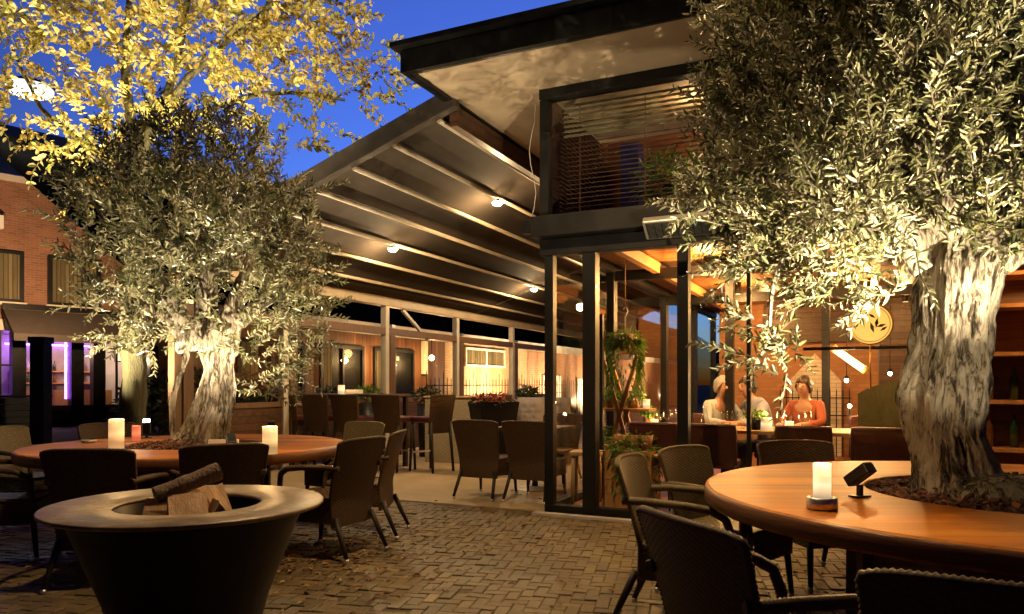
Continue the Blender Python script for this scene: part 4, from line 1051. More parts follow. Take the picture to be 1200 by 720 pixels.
for k, (s, z, sc) in enumerate(((7.3, 1.95, 1), (9.3, 1.9, .7))):
    P = B(-7.5+.55, s, z)
    o = thing('globe_lamp', ['larger glowing globe lamp hanging before the dark timber annex', 'smaller glowing globe lamp right of the grey terrace post'][k], 'lamp', P, 0, 'globe lamps on the annex')
    MB().ellipsoid((0, 0, 0), (.10*sc, .10*sc, .10*sc)).build('globe', emit('globe glow', (1, .62, .25), 9), o)
    MB().tube([(0, 0, .1*sc), (0, 0, 2.5-z)], .008, 6).build('cord', M['black'], o)
    light('globe_light', 'POINT', P + Vector((0, 0, -.16)) + UX*.1, 40, AMB, .08, parent=o)
for k, (s, e) in enumerate(((13.2, 800), (17.8, 900), (22.5, 900), (30, 1100))):
    P = B(-7.5+1.6, s, .25)  # lamps added here to brighten the annex wall
    uplight(P, B(-7.5, s, 1.8), ['added floor spotlight washing the pale annex window wall', 'added floor spotlight washing the brick end of the annex', 'added floor spotlight washing the far annex behind the restaurant', 'added floor spotlight washing the farthest end of the annex'][k], e, 130, 1.2, rad=.05, col=(1, .66, .34))
fe = thing('iron_fence', 'thin black iron railing with pointed bars before the annex wall', 'fence', B(-6.3, 0, 0), PHI + PI/2)
m = MB(); x = 8.0
k = 0
while x < 44:
    hh = 1.35 if k % 4 else 1.5
    m.tube([(x, 0, 0), (x, 0, hh), (x, 0, hh+.07)], [.011, .011, .001], 5); x += .19; k += 1
m.build('bars', M['black'], fe); fe.children[0]['kind'] = 'stuff'
quick('rail', M['black'], fe, [(8, 44, -.012, .012, .95, .975), (8, 44, -.012, .012, 1.2, 1.225), (8, 44, -.012, .012, .12, .145)])

# ------------------------------------------------------------------ brick hotel with bar, left
HD = Vector((.675, .738, 0)).normalized(); HRZ = math.atan2(HD.y, HD.x)
HP = Vector((-13.2, 22.0, 0))
ho = thing('brick_hotel', 'red brick hotel with curtained windows and a bar on the ground floor', 'building', HP, HRZ)
# local x to the right/back along the wall, -y towards the viewer
quick('wall', M['redbrick'], ho, [(-12, 10, 0, .4, 3.05, 7.0)])
quick('coping', M['cream'], ho, [(-12, 10, -.08, .45, 6.95, 7.12)])
m = MB(); m.add([(-12, -.1, 7.12), (10, -.1, 7.12), (10, 5, 10), (-12, 5, 10)], [(0, 1, 2, 3)]); m.build('roof', M['roofgrey'], ho)
m = MB(); m.add([(-5.2, -.06, 6.9), (-2.0, -.06, 6.9), (-3.6, -.06, 8.6), (-5.2, .3, 6.9), (-2.0, .3, 6.9), (-3.6, .3, 8.6)], [(0, 1, 2), (1, 4, 5, 2), (0, 2, 5, 3)]); m.build('gable', M['redbrick'], ho)
m = MB(); m.bar((-5.3, -.1, 6.95), (-3.6, -.1, 8.7), .3, .12); m.bar((-3.6, -.1, 8.7), (-1.8, -.1, 6.95), .3, .12); m.build('gable_coping', M['cream'], ho)
quick('band', M['cream'], ho, [(-12, -1.1, -.06, .4, 2.75, 3.05)])
for (x0, x1) in ((-8.2, -6.6), (-5.2, -3.6), (-2.55, -1.05), (-.45, .95), (2.4, 3.8), (5.2, 6.6)):
    w = quick('window', M['frame'], ho, [(x0, x1, -.10, -.0, 3.55, 3.63), (x0, x1, -.10, -.0, 4.90, 4.98), (x0, x0+.1, -.10, 0, 3.63, 4.90), (x1-.1, x1, -.10, 0, 3.63, 4.90)])
    quick('curtain', M['curtain'], w, [(x0+.1, x1-.1, -.03, -.004, 3.63, 4.90)])
    quick('pane', M['glass_dim'], w, [(x0+.1, x1-.1, -.06, -.052, 3.63, 4.90)])
    quick('sill', M['cream'], w, [(x0-.06, x1+.06, -.16, -.01, 3.46, 3.545)])
# bar floor
quick('bar_back_wall', noisy('violet lit plaster', (.25, .22, .24), (.35, .30, .33), 3, .8), ho, [(-12, 10, 2.2, 2.4, 0, 3.0)])
quick('bar_floor', M['darkwood'], ho, [(-12, 10, .0, 2.2, -.02, .02)])
quick('bar_ceiling', M['darkwood'], ho, [(-12, 10, .4, 2.4, 2.76, 3.02)])
for x in (-8.2, -5.6, -3.75, -2.95, -1.75, -1.15, .35, .95, 1.9, 2.6, 4.5): quick('pier', M['frame'], ho, [(x-.17, x+.17, -.02, .3, 0, 2.74)])
quick('bar_plinth', M['darkwood'], ho, [(-12, 10, .0, .2, .02, .62)])
quick('bar_mullion', M['frame'], ho, [(x-.03, x+.03, .0, .06, .64, 2.74) for x in (-4.6, -2.3, -.4, 1.45, 2.2)] + [(-12, -1.3, .01, .05, 1.75, 1.8)])
quick('light_strip', M['purple'], ho, [(-4.9, -4.8, 1.9, 1.95, .8, 2.6), (-2.4, -2.3, 1.9, 1.95, .8, 2.6), (.12, .17, .35, .40, .8, 2.6), (-1.0, 1.8, 2.1, 2.15, 2.45, 2.5)])
quick('bar_counter', M['orangewood'], ho, [(-.9, 1.8, 1.4, 1.75, 0, 1.05)])
quick('bottle_shelf', M['orangewood'], ho, [(-.9, 1.8, 1.95, 2.18, 1.25, 1.29), (-.9, 1.8, 1.95, 2.18, 1.62, 1.66)])
def hw(x, y, z): return HP + Vector((math.cos(HRZ)*x - math.sin(HRZ)*y, math.sin(HRZ)*x + math.cos(HRZ)*y, z))
bsrc = None; bmats = [noisy('amber bottle', (.20, .07, .015), (.28, .11, .03), 8, .2), noisy('green bottle', (.02, .06, .02), (.04, .10, .03), 8, .2), noisy('clear bottle', (.35, .30, .34), (.45, .4, .44), 8, .2)]
for k in range(14):
    P = hw(-.75 + .36*(k % 7), 2.06, 1.29 if k < 7 else 1.66)
    b = MB(); b.lathe([(.0, 0), (.045, 0), (.045, .17), (.016, .23), (.016, .30), (0, .30)], 10)
    o = b.build('bottle', bmats[k % 3]); o.location = P; tag(o, 'small bottle on the lit bar shelves behind the hotel window', 'bottle', 'bottles on the bar shelves')
light('bar_lamp', 'POINT', hw(.4, 1.2, 2.3), 20, (1, .55, .25), .1, parent=ho)
light('bar_lamp', 'POINT', hw(-4.3, 1.4, 2.2), 60, (.45, .18, 1), .1, parent=ho)
light('bar_lamp', 'POINT', hw(-.9, 1.6, 2.3), 14, (.5, .2, 1), .1, parent=ho)
light('bar_lamp', 'POINT', hw(2.3, 1.2, 2.0), 40, (1, .72, .42), .1, parent=ho)
fp = thing('wall_picture', 'small dark square picture on the pale wall inside the bar', 'picture', hw(2.35, 2.17, 2.2), HRZ); quick('frame', M['black'], fp, [(-.2, .2, -.02, .02, -.22, .22)]); quick('print', M['card'], fp, [(-.15, .15, -.028, -.022, -.17, .17)])
aw = thing('awning', 'taupe cloth awning sloping out over the bar front', 'awning', hw(0, 0, 0), HRZ)
m = MB(); m.add([(-1.55, -.02, 3.35), (4.6, -.02, 3.35), (4.6, -1.1, 2.62), (-1.55, -1.1, 2.62), (4.6, -1.1, 2.42), (-1.55, -1.1, 2.42)], [(0, 1, 2, 3), (3, 2, 4, 5)]); m.build('cloth', M['awning'], aw)
quick('cassette', M['frame'], aw, [(-1.6, 4.65, -.20, -.01, 3.36, 3.50)])
for x in (-1.58, 4.63): m = MB(); m.bar((x, -.02, 3.33), (x, -1.1, 2.6), .05, .05); m.build('arm', M['frame'], aw)
wl = thing('wall_lantern', 'off white boxy lantern fixed high on the hotel brick wall', 'lantern', hw(-1.75, -.15, 5.75), HRZ)
quick('box', M['offwhite'], wl, [(-.17, .17, -.12, .12, -.2, .17)], .01); m = MB(); m.lathe([(.25, .18), (.0, .36)], 4, smooth=False); m.build('cap', M['black'], wl); quick('mount', M['black'], wl, [(-.05, .05, .12, .16, -.1, .1)])
light('wash_lamp', 'SPOT', hw(-2.0, -4.5, 2.9), 560, (1, .62, .33), .1, hw(-.8, 0, 5.2), 110, .8, parent=ho)
pb = thing('planter_box', 'grey slatted planter box in front of the bar window', 'planter', at(25, 495, 20).xy.to_3d(), HRZ)
m = MB()
for k in range(5): m.bb(-.62, .62, -.25, .25, .04 + k*.17, .04 + k*.17 + .155)
m.build('slats', noisy('weathered grey boards', (.10, .085, .06), (.17, .145, .105), 5, .7, stretch=(.6, 5, 5)), pb); quick('rim', M['black'], pb, [(-.66, .66, -.29, .29, .89, .95)])
fn_ = thing('hanging_fern', 'dark fern plant spilling over the bar front ledge at the left edge', 'plant', hw(-2.9, -.35, 2.75), HRZ)
bush('foliage', fn_, 900, .8, .1, M['leaf_green'], .30, .16, flat=.35); quick('trough', M['black'], fn_, [(-.9, .9, -.15, .15, -.18, .0)])
pp = thing('parasol_post', 'black square parasol post on a foot left of the far table', 'post', at(48, 505, 12).xy.to_3d(), 0)
quick('pole', M['black'], pp, [(-.11, .11, -.11, .11, .05, 1.95)]); quick('foot', M['black'], pp, [(-.35, .35, -.35, .35, 0, .05)]); quick('closed_canopy', M['black'], pp, [(-.13, .13, -.13, .13, 1.9, 2.0)])

zl = at(35, 105, 14).z; xs = at(35, 105, 14).x
sl = thing('street_lamp', 'street lamp with a glowing white saucer head behind the yellow leaves', 'street lamp', (xs-1.6, 14, 0), 0)
MB().tube([(0, 0, 0), (0, 0, zl+.1), (.3, 0, zl+.25), (1.3, 0, zl+.22)], [.07, .05, .04, .03], 12).build('pole', M['frame'], sl)
MB().ellipsoid((1.6, 0, zl), (.40, .40, .15)).build('head', M['lamp_street'], sl)
MB().lathe([(.0, .17), (.30, .13), (.42, .05), (.40, .045)], 24, (1.6, 0, zl)).build('hood', M['frame'], sl)
light('street_light', 'POINT', (xs, 14, zl-.4), 40, (1, .9, .75), .3, parent=sl)

# far dark house behind the left olive / under the canvas
fh = thing('rear_house', 'dark house wall far behind the left olive tree', 'building', (-9.2, 27.5, 0), HRZ - .3)
quick('wall', M['darkwood'], fh, [(0, 12, 0, .4, 0, 3.4)]); quick('roof', M['roofgrey'], fh, [(-.2, 12.2, -.3, 4, 3.41, 3.6)])
hg = thing('hedge', 'dark clipped hedge behind the left olive trunk', 'hedge', (-5.2, 12.6, 0), .2)
hb = bush('foliage', hg, 2600, 1.0, .8, M['leaf_dark'], .10, .5, flat=.9); hb.scale = (1.5, .5, .95)
MB().tube([(0, 0, 0), (0, 0, .6)], .05, 8).build('stem', M['bark'], hg)

# ------------------------------------------------------------------ restaurant interior
def int_chair(u, v, rz, label, src=[None]):
    if src[0] is None:
        t = thing('dining_chair', label, 'chair', (0, 0, 0), 0, 'oxblood dining chairs in the restaurant')
        m = MB(); m.grid(10, 12, lambda i, j: ((2*i-1)*.23, -.22 - .06*j + .03*(2*i-1)**2 - .02, .46 + .38*j)); m.grid(10, 12, lambda i, j: (-(2*i-1)*.23, -.22 - .06*j + .03*(2*i-1)**2 + .02, .46 + .38*j))
        rim = [(-.23, -.19-.06*j/8, .46+.38*j/8) for j in range(9)] + [(-.23+.46*i/8, -.28+.03*(2*i/8-1)**2, .84) for i in range(1, 8)] + [(.23, -.25+.06*j/8, .84-.38*j/8) for j in range(9)]
        m.tube(rim, .024, 8); m.build('backrest', M['leather'], t)
        quick('seat', M['leather'], t, [(-.23, .23, -.22, .22, .42, .49)], .02)
        for sx in (-1, 1):
            for y in (-.2, .2): MB().tube([(sx*.2, y, .43), (sx*.21, y*1.1, .012)], [.018, .013], 8).build('leg', M['frame'], t)
        src[0] = t
    else: t = copy_tree(src[0]); t['label'] = label
    t.location = B(u, v); t.rotation_euler = (0, 0, PHI + rz); return t
int_chair(.88, .95, 0, 'oxblood dining chair inside the glass, leftmost before the long table')
int_chair(1.45, .92, 0, 'oxblood dining chair inside the glass, behind the armchair in the lit tone')
int_chair(2.30, .90, 0, 'oxblood dining chair inside the glass, behind the frosted candle')
int_chair(2.95, .92, 0, 'oxblood dining chair inside the glass, right of the frosted candle')
int_chair(1.0, 3.05, PI, 'oxblood dining chair on the far side of the long table, left one')
int_chair(2.9, 3.05, PI, 'oxblood dining chair on the far side of the long table, right end')
lt = thing('dining_table', 'long pale dining table set with glasses inside the restaurant', 'table', B(1.9, 2.0, 0), PHI)
quick('tabletop', M['palewood'], lt, [(-1.5, 1.5, -.45, .45, .71, .75)], .006)
for sx in (-1, 1):
    for sy in (-1, 1): quick('leg', M['frame'], lt, [(sx*1.4-.03, sx*1.4+.03, sy*.38-.03, sy*.38+.03, .012, .71)])
wsrc = None
for (px, v) in ((768, 1.75), (774, 1.85), (782, 1.7), (799, 1.75), (790, 2.05), (849, 1.75), (855, 1.9), (861, 1.72), (868, 1.85), (875, 1.75), (880, 1.9), (914, 1.8), (940, 1.8), (948, 1.9), (920, 2.0)):
    a = (px-600)/F; C = B(0, v); u = (a*C.y - C.x)/(UX.x - a*UX.y)
    if wsrc is None:
        wsrc = thing('wine_glass', '', 'glass', (0, 0, 0), 0, 'wine glasses on the long dining table')
        MB().lathe([(.0, .0), (.036, .001), (.034, .004), (.005, .008), (.004, .085), (.02, .095), (.038, .125), (.040, .155), (.032, .20)], 16).build('bowl', M['wine'], wsrc); w = wsrc
    else: w = copy_tree(wsrc)
    w.location = B(u, v, .751); w['label'] = 'clear stemmed wine glass on the long dining table'
def on_table(px, v):
    a = (px-600)/F; C = B(0, v); u = (a*C.y - C.x)/(UX.x - a*UX.y); return B(u, v, .751)
candle(on_table(898, 1.75), .06, .13, 'bright square candle glass beside the herb pot in the restaurant', M['wax_bright'], False, 3)
candle(on_table(925, 1.85), .045, .09, 'low candle glass right of the herb pot in the restaurant', M['wax_bright'], False, 2)
candle(on_table(767, 1.95), .045, .08, 'low candle glass at the left end of the long dining table', M['wax_bright'], False, 2)
ca = thing('carafe', 'tall clear glass carafe on the long dining table', 'carafe', on_table(826, 1.8)); MB().lathe([(.0, .0), (.055, .0), (.058, .04), (.03, .16), (.022, .22), (.03, .25)], 18).build('body', M['wine'], ca)
for px, v, mt, lb in ((886, 1.75, M['black'], 'green herb in a dark pot on the long dining table'), (760, 2.1, M['pot'], 'leafy plant in an orange pot at the left end of the long table')):
    t = thing('herb_pot', lb, 'plant', on_table(px, v)); MB().lathe([(0, 0), (.05, 0), (.065, .11), (.055, .11), (.05, .09), (0, .09)], 16).build('pot', mt, t); bush('foliage', t, 160, .09, .15, M['leaf_green'], .05, .5)
# crate planter, stool, plant shelf, hanging fern
pc = thing('crate_planter', 'pale wooden crate planter with trailing greenery behind the glass', 'planter', B(.72, .50, .012), PHI)
m = MB()
for k in range(4): m.bb(-.24, .24, -.19, .19, .02+k*.142, .02+k*.142+.136)
m.build('crate', M['orangewood'], pc); bush('foliage', pc, 900, .24, .62, M['leaf_green'], .075, .3, hang=.42)
for dx in (-.12, .02, .14): MB().lathe([(0, 0), (.05, 0), (.07, .14), (.06, .14), (0, .1)], 14, (dx, .02, .585)).build('pot', M['pot'], pc)
stl = thing('wooden_stool', 'pale wooden stool standing in the glass corner', 'stool', B(.20, .62, .012), PHI + .2)
quick('seat', M['palewood'], stl, [(-.16, .16, -.16, .16, .50, .54)], .006)
for sx in (-1, 1):
    for sy in (-1, 1): MB().tube([(sx*.12, sy*.12, .5), (sx*.13, sy*.13, 0)], .018, 8).build('leg', M['palewood'], stl)
s2 = thing('bar_stool', 'stool with a light wood seat on thin metal legs behind the armchair in the lit tone', 'stool', B(.98, .52, .012), PHI)
quick('seat', M['palewood'], s2, [(-.15, .15, -.15, .15, .52, .55)], .008)
for sx in (-1, 1):
    for sy in (-1, 1): MB().tube([(sx*.11, sy*.11, .52), (sx*.15, sy*.15, 0)], .009, 8).build('leg', M['black'], s2)
ps = thing('plant_shelf', 'orange pine trestle shelf with crossed legs inside the restaurant', 'shelf', B(.33, 1.5, .012), PHI)
m = MB()
for y in (-.14, .14): m.bar((-.26, y, 0), (.20, y, 1.55), .04, .04); m.bar((.26, y, 0), (-.20, y, 1.55), .04, .04)
m.build('trestle', M['orangewood'], ps); quick('board', M['orangewood'], ps, [(-.30, .34, -.17, .17, .93, .96)], .004); quick('lower_board', M['orangewood'], ps, [(-.32, .32, -.17, .17, .50, .53)], .004)
for i, (dx, z) in enumerate(((-.16, .975), (.12, .975), (-.1, .545), (.15, .545))):
    t = thing('potted_plant', ['small pot plant on the pine shelf, upper left', 'small pot plant on the pine shelf, upper right', 'green pot plant on the lower pine shelf, left', 'green pot plant on the lower pine shelf, right'][i], 'plant', B(.33+dx, 1.5, z), PHI, 'pot plants on the pine shelf')
    MB().lathe([(0, 0), (.045, 0), (.06, .1), (.05, .1), (0, .08)], 14).build('pot', M['pot'], t); bush('foliage', t, 170, .10, .16, M['leaf_green'], .07, .3, hang=.1)
ss = candle(B(.33+.27, 1.5, .975), .04, .10, 'cream candle at the right end of the pine shelf', M['wax_bright'], False, 1)
hf = thing('hanging_fern', 'green trailing fern hanging from a hook inside the restaurant', 'plant', B(.40, 1.35, 1.72), PHI)
bush('foliage', hf, 1150, .18, .04, M['leaf_green'], .07, .26, hang=.62); MB().lathe([(0, -.06), (.1, -.04), (.14, .08), (.12, .08), (0, .05)], 18).build('basket', M['palewood'], hf)
MB().tube([(0, 0, .1), (0, 0, .28), (.03, 0, .34), (0, 0, .40), (-.02, 0, .36)], .008, 8).build('hook', M['steel'], hf); MB().tube([(0, 0, .38), (0, 0, .97)], .004, 6).build('cord', M['palewood'], hf)
# emblem disc on stand
em = thing('emblem_disc', 'round golden emblem disc on a thin stem inside the restaurant window', 'emblem', at(1020, 380, 7.1), PHI)
m = MB(); 
def disc(m, r0, r1, y, th, n=48):
    m.add([(r*math.cos(2*PI*k/n), yy, r*math.sin(2*PI*k/n)) for (r, yy) in ((r0, y), (r1, y), (r1, y+th), (r0, y+th)) for k in range(n)],
          [(a*n+k, a*n+(k+1) % n, ((a+1) % 4)*n+(k+1) % n, ((a+1) % 4)*n+k) for a in range(4) for k in range(n)], False)
disc(m, .001, .185, 0, .012); m.build('disc', emit('glowing brass tone', (1, .50, .10), .55), em)  # emission puts the golden light into the disc, which is no lamp
m = MB(); disc(m, .165, .172, -.004, .004); disc(m, .186, .20, -.006, .02); m.build('ring', M['gold'], em)
m = MB()
for (x0, z0, a, l) in ((-.06, .08, -1.9, .09), (.0, .02, -1.3, .11), (.06, .06, -1.7, .10), (-.02, .1, -.6, .08), (.05, -.03, .3, .09), (.08, -.07, .6, .08), (-.10, .02, -2.1, .07)):
    d = Vector((math.cos(a), 0, math.sin(a))); n_ = Vector((-d.z, 0, d.x))
    b0 = Vector((x0, -.006, z0)); m.add([b0, b0 + d*l*.5 + n_*l*.16, b0 + d*l, b0 + d*l*.5 - n_*l*.16], [(0, 1, 2, 3)])
m.build('leaf_motif', noisy('dark bronze', (.05, .025, .01), (.09, .05, .02), 8, .5, .4), em)
MB().tube([(0, 0, -.19), (0, 0, -.62)], .008, 8).build('stem', M['gold'], em)
quick('crossbar', M['leather'], em, [(-.6, .75, .02, .05, -.24, -.21), (.35, .75, .02, .05, -.31, -.285)])
tl = thing('tube_lamp', 'tilted glowing tube lamp hanging in the restaurant', 'lamp', at(995, 421, 9.2), PHI)
rot = Matrix.Rotation(R(38), 3, 'Y')
m = MB(); m.tube([rot @ Vector((-.20, 0, 0)), rot @ Vector((.20, 0, 0))], .045, 14); m.build('tube', M['tube_lamp'], tl); MB().tube([rot @ Vector((-.24, 0, .0)), rot @ Vector((-.20, 0, 0))], .05, 14).build('end_cap', M['gold'], tl); MB().tube([rot @ Vector((.20, 0, .0)), rot @ Vector((.24, 0, 0))], .05, 14).build('end_cap', M['gold'], tl); MB().tube([(0, 0, .04), (0, 0, 1.1)], .005, 6).build('cord', M['black'], tl)
light('tube_light', 'POINT', at(995, 421, 9.0) + Vector((0, 0, -.2)), 20, AMB, .1, parent=tl)
for px, py, D, lb in ((992, 446, 9.5, 'small white glint of a lamp reflected in the glass, left one above the green bench form'), (1043, 438, 9.5, 'small white glint of a lamp reflected in the glass, right one beside the trunk')):
    t = thing('mirrored_light', lb, 'lamp', at(px, py, D)); MB().ellipsoid((0, 0, 0), (.024, .024, .028)).build('bulb', M['whitelite'], t); MB().lathe([(.0, .06), (.02, .06), (.028, .02), (.0, .02)], 12).build('holder', M['black'], t); MB().tube([(0, 0, .03), (0, 0, 2.69 - at(px, py, D).z)], .004, 6).build('cord', M['black'], t)  # bulb on a cord stands in for a light reflected in the glass
# green bench form and cabinet, fireplace
bo = thing('green_bench_form', 'moss green velvet bench form in place of an unclear green shape', 'bench', B(3.25, 2.7, .012), PHI)  # bench form put in for a dark green shape of unclear nature
MB().grid(20, 10, lambda i, j: (-.5+i, .08*math.cos(PI*(i-.5)) - .08*j, 1.28*j*(1 - .12*(2*i-1)**2))).build('backrest', M['velvet'], bo); MB().box((0, -.3, .3), (1.0, .5, .45)).build('seat', M['velvet'], bo, .05)
cb = thing('wine_cabinet', 'open reddish wood wine cabinet behind the thick trunk at the right', 'cabinet', B(4.6, 1.6, .012), PHI)
quick('carcass', M['tableside'], cb, [(-.9, .9, .35, .4, 0, 2.3), (-.9, -.86, -.1, .35, 0, 2.3), (.86, .9, -.1, .35, 0, 2.3)])
for z in (.1, .6, 1.05, 1.5, 1.95, 2.25): quick('shelf', M['orangewood'], cb, [(-.858, .858, -.1, .348, z, z+.035)])
for k in range(16):
    o = MB().lathe([(.0, 0), (.037, 0), (.037, .19), (.014, .25), (.014, .31), (0, .31)], 10).build('bottle', bmats[k % 2]); o.location = B(4.6 - .7 + .2*(k % 8), 1.7, .012 + (.636 if k < 8 else 1.086)); tag(o, 'dark wine bottle on the wine cabinet shelves', 'bottle', 'bottles in the wine cabinet')
fpz = thing('reflection', 'pale brick fireplace, a gabled shape standing in for a house mirrored in the glass', 'reflection', B(2.05, DV-1.62, 0), PHI)  # gabled shape stands in for the reflection of a house
m = MB(); m.add([(-.42, -.12, 0), (.42, -.12, 0), (.42, -.12, 1.3), (0, -.12, 1.78), (-.42, -.12, 1.3), (-.42, 0, 0), (.42, 0, 0), (.42, 0, 1.3), (0, 0, 1.78), (-.42, 0, 1.3)], [(0, 1, 2, 3, 4), (1, 6, 7, 2), (2, 7, 8, 3), (3, 8, 9, 4), (0, 4, 9, 5)]); m.build('hood', brickmat('white washed brick', (.62, .55, .46), (.55, .48, .40), (.42, .36, .29)), fpz)
gr = MB()
for k in range(12): gr.tube([(-.55+k*.1, -.3, 0), (-.55+k*.1, -.3, 1.12), (-.55+k*.1, -.3, 1.18)], [.009, .009, .001], 5)
gr.bb(-.58, .58, -.31, -.29, 1.0, 1.02); gr.bb(-.58, .58, -.31, -.29, .7, .72); gr.build('mirrored_fence', M['black'], fpz)
# upper box contents
for i, (u, v, z, n_, r, lf) in enumerate(((.95, .8, 2.86, 260, .20, .18), (1.38, .7, 2.86, 240, .18, .17), (1.75, 1.0, 2.86, 260, .20, .18))):
    t = thing('window_plant', ['spiky dark plant in a pot in the upper window, left', 'green spiky plant in a pot in the upper window, middle', 'tall dark plant in a pot in the upper window, right'][i], 'plant', B(u, v, z), PHI, 'plants in the upper window')
    MB().lathe([(0, 0), (.10, 0), (.13, .18), (.11, .18), (0, .14)], 16).build('pot', M['pot'], t)
    bush('foliage', t, n_, r, .45, M['leaf_green'] if i < 2 else M['leaf_dark'], lf, .10, flat=1.1)
ul = thing('table_lamp', 'small lit white lamp beside the blue lit column in the upper window', 'lamp', B(.70, .95, 2.86), PHI); MB().tube([(0, 0, 0), (0, 0, .18)], [.045, .03], 12).build('shade', emit('lamp shade', (1, .85, .6), 1.6), ul); MB().lathe([(0, .002), (.06, 0), (.06, .012), (0, .012)], 16, (0, 0, -.001)).build('base', M['black'], ul)
light('upper_lamp', 'POINT', B(1.3, .75, 4.0), 9, (1, .62, .30), .1, parent=pav)
# pendant lights that light the dining room
for i, (u, v) in enumerate(((1.2, 1.9), (2.8, 1.9), (1.2, 4.2), (2.9, 4.6), (1.4, 6.4), (4.6, 1.0), (3.4, 6.3))):
    lb = ['left over the long dining table', 'right over the long dining table', 'behind the hanging fern', 'over the middle of the dining room', 'before the back wall', 'before the wine cabinet', 'before the dark panelling'][i]
    P = B(u, v, 2.50); t = thing('ceiling_downlight', 'small round downlight in the slatted ceiling ' + lb, 'downlight', P, PHI, 'downlights in the dining room ceiling')
    MB().lathe([(0, .19), (.045, .19), (.05, .02), (.044, .018)], 16).build('can', M['frame'], t); MB().lathe([(0, .03), (.043, .03)], 16).build('lens', M['lamp_warm'], t)
    light('downlight', 'POINT', P + Vector((0, 0, -.06)), [66, 66, 52, 44, 34, 28, 14][i], (1, .52, .17), .06, parent=t)

# ------------------------------------------------------------------ people at the long table
def skin_mesh(name, verts, edges, rad, mat, parent, sub=2):
    me = bpy.data.meshes.new(name); me.from_pydata(verts, edges, []); me.materials.append(mat)
    o = bpy.data.objects.new(name, me); COL.objects.link(o); o.parent = parent
    sk = o.modifiers.new('skin', 'SKIN'); sk.use_smooth_shade = True
    if not me.skin_vertices: 
        me.attributes
    ly = me.skin_vertices[0].data if me.skin_vertices else None
    if ly is None:
        bpy.context.view_layer.objects.active = o
        bpy.ops.mesh.customdata_skin_add(); ly = me.skin_vertices[0].data
    for i, r in enumerate(rad): ly[i].radius = r if hasattr(r, '__len__') else (r, r); ly[i].use_root = (i == 0)
    s = o.modifiers.new('sub', 'SUBSURF'); s.levels = sub; s.render_levels = sub
    return o
def person(loc, rz, shirt, hairm, label, lean=.12, tilt=0.):
    t = thing('person', label, 'person', loc, rz, 'guests at the long dining table')
    V = []; E = []; RD = []
    def add(p, r, par=None):
        V.append(p); RD.append(r)
        if par is not None: E.append((par, len(V)-1))
        return len(V)-1
    pel = add((0, 0, .50), (.15, .11)); sp = add((tilt*.3, lean*.35, .70), (.13, .095), pel); ch = add((tilt*.6, lean*.75, .93), (.145, .10), sp)
    nb = add((tilt*.85, lean, 1.06), .062, ch); nk = add((tilt, lean+.02, 1.10), .052, nb)
    hx, hy = tilt*1.1, lean+.045
    h1 = add((hx, hy, 1.145), (.066, .074), nk); h2 = add((hx, hy+.005, 1.225), (.082, .098), h1); h3 = add((hx, hy-.005, 1.295), (.07, .084), h2)
    add((hx, hy+.112, 1.195), .014, h2)
    arms = []
    for s in (-1, 1):
        sh = add((s*.165+tilt*.7, lean*.85, 1.00), .052, ch); el = add((s*.24+tilt*.5, lean+.10, .80), .04, sh)
        wr = add((s*.13+tilt*.3, lean+.32, .785), .027, el); pm = add((s*.11+tilt*.3, lean+.39, .785), (.034, .018), wr); arms.append((sh, el, wr))
        for k in range(4):
            f1 = add((s*.11 + tilt*.3 + (k-1.5)*.019, lean+.435 + (.006 if k in (1, 2) else 0), .785), .0085, pm)
            add((s*.11 + tilt*.3 + (k-1.5)*.02, lean+.47 + (.008 if k in (1, 2) else -.004), .772), .0075, f1)
        th = add((s*.11 + tilt*.3 - s*.045, lean+.40, .785), .0095, pm); add((s*.11 + tilt*.3 - s*.05, lean+.43, .778), .008, th)
        hp = add((s*.09, .06, .50), .085, pel); kn = add((s*.12, .42, .50), .062, hp); an_ = add((s*.12, .44, .10), .042, kn); add((s*.12, .56, .055), .035, an_)
    skin_mesh('body', V, E, RD, M['skin'], t)
    SV = [(0, 0, .52), (tilt*.3, lean*.35, .70), (tilt*.6, lean*.75, .93), (tilt*.85, lean, 1.075)]; SE = [(0, 1), (1, 2), (2, 3)]; SR = [(.165, .125), (.146, .11), (.165, .125), .085]
    for s in (-1, 1):
        b = len(SV); SV += [(s*.168+tilt*.7, lean*.85, 1.0), (s*.242+tilt*.5, lean+.10, .80), (s*.15+tilt*.3, lean+.28, .786)]; SE += [(2, b), (b, b+1), (b+1, b+2)]; SR += [.066, .052, .04]
    skin_mesh('shirt', SV, SE, SR, shirt, t)
    TV = [(0, 0, .47)]; TE = []; TRr = [(.165, .125)]
    for s in (-1, 1):
        b = len(TV); TV += [(s*.09, .07, .50), (s*.12, .43, .50), (s*.12, .44, .16)]; TE += [(0, b), (b, b+1), (b+1, b+2)]; TRr += [.097, .074, .056]
    skin_mesh('trousers', TV, TE, TRr, M['trouser'], t)
    m = MB()
    def hair(i, j):
        th = j*PI*.70; ph = 2*PI*i; front = max(0, math.sin(ph))*(th/(PI*.70))**2
        th2 = th*(1 - .50*front)
        q = 1 + .10*noise.noise(Vector((math.cos(ph)*5, math.sin(ph)*5, th*4 + hx*9))) + .05*noise.noise(Vector((math.cos(ph)*16, math.sin(ph)*16, th*3)))
        return (hx + .094*q*math.sin(th2)*math.cos(ph), hy - .014 + .114*q*math.sin(th2)*math.sin(ph), 1.225 + .128*q*math.cos(th2) - .03*max(0, -math.sin(ph))*(th/PI)**2)
    m.grid(40, 20, hair); m.build('hair', hairm, t)
    for s in (-1, 1): MB().ellipsoid((hx + s*.03, hy + .088, 1.222), (.012, .008, .007), 10, 6).build('eye', M['hair_dark'], t)
    MB().ellipsoid((hx, hy + .082, 1.152), (.022, .008, .006), 10, 6).build('mouth', M['shirt_red'], t)
    return t
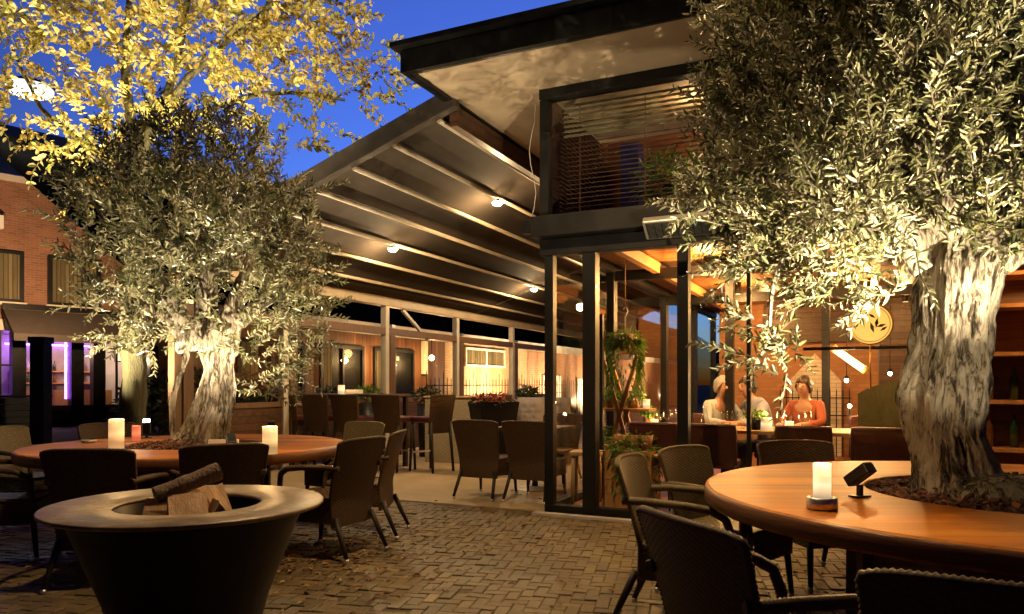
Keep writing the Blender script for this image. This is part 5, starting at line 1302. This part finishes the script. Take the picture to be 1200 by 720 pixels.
def place_person(px, v, turn, *a, **k):
    P = on_table(px, v); return person((P.x, P.y, .0), PHI + PI + turn, *a, **k)
place_person(838, 2.75, .75, M['shirt_pale'], M['hair_grey'], 'seated guest in a pale grey shirt at the left of the long table')
place_person(905, 2.8, -.85, M['shirt_blue'], M['hair_dark'], 'seated guest in a bluish white shirt leaning over the long table', lean=.22, tilt=.12)
place_person(948, 2.85, -.35, M['shirt_red'], M['hair_dark'], 'seated guest in a brick red jumper at the right of the long table', lean=.10)
for (px, lb) in ((838, 'under the guest in pale grey'), (905, 'under the guest in bluish white'), (948, 'under the guest in brick red')):
    P = on_table(px, 2.83); t = thing('stool', 'low dark upholstered stool ' + lb, 'stool', (P.x, P.y, .012), PHI, 'stools on the far side of the long table')
    quick('seat', M['leather'], t, [(-.19, .19, -.17, .17, .34, .41)], .02)
    for sx in (-1, 1):
        for sy in (-1, 1): MB().tube([(sx*.15, sy*.13, .34), (sx*.16, sy*.14, 0)], .014, 8).build('leg', M['frame'], t)

# ------------------------------------------------------------------ world and render settings
w = bpy.data.worlds.new("World"); scene.world = w; w.use_nodes = True
N, L = w.node_tree.nodes, w.node_tree.links
bg = N['Background']; sky = N.new('ShaderNodeTexSky'); sky.sky_type = 'NISHITA'; sky.sun_disc = False
sky.sun_elevation = R(-3.0); sky.sun_rotation = R(15); sky.air_density = 1.0; sky.ozone_density = 4.0; sky.dust_density = .3
tc = N.new('ShaderNodeTexCoord'); dt = N.new('ShaderNodeVectorMath'); dt.operation = 'DOT_PRODUCT'; dt.inputs[1].default_value = Vector((.02, .95, .31)).normalized()
L.new(tc.outputs['Generated'], dt.inputs[0])
gm = N.new('ShaderNodeMapRange'); gm.interpolation_type = 'SMOOTHSTEP'; gm.inputs['From Min'].default_value = .55; gm.inputs['From Max'].default_value = 1.0; gm.inputs['To Min'].default_value = .10; gm.inputs['To Max'].default_value = 1.0
L.new(dt.outputs['Value'], gm.inputs['Value'])
ml = N.new('ShaderNodeMix'); ml.data_type = 'RGBA'; ml.blend_type = 'MULTIPLY'; ml.inputs['Factor'].default_value = 1
cm = N.new('ShaderNodeMix'); cm.data_type = 'RGBA'; cm.blend_type = 'MULTIPLY'; cm.inputs['Factor'].default_value = 1; cm.inputs['B'].default_value = (.58, .88, 1, 1)
L.new(sky.outputs[0], cm.inputs['A']); L.new(cm.outputs['Result'], ml.inputs['A']); L.new(gm.outputs['Result'], ml.inputs['B'])
L.new(ml.outputs['Result'], bg.inputs['Color']); bg.inputs['Strength'].default_value = 2.0
moon = bpy.data.lights.new('sun', 'SUN'); moon.energy = .012; moon.angle = R(3); moon.color = (.7, .8, 1)
mo = bpy.data.objects.new('sun', moon); COL.objects.link(mo); mo.rotation_euler = (R(40), 0, R(165))
vs = scene.view_settings; vs.view_transform = 'Standard'; vs.look = 'None'; vs.gamma = 1; vs.exposure = 1.4; vs.use_curve_mapping = False
scene.render.engine = 'CYCLES'
cy = scene.cycles; cy.use_denoising = True; cy.max_bounces = 8; cy.transparent_max_bounces = 24; cy.diffuse_bounces = 4; cy.glossy_bounces = 4
cy.caustics_reflective = False; cy.caustics_refractive = False; cy.sample_clamp_indirect = 4; cy.sample_clamp_direct = 0; cy.use_light_tree = True
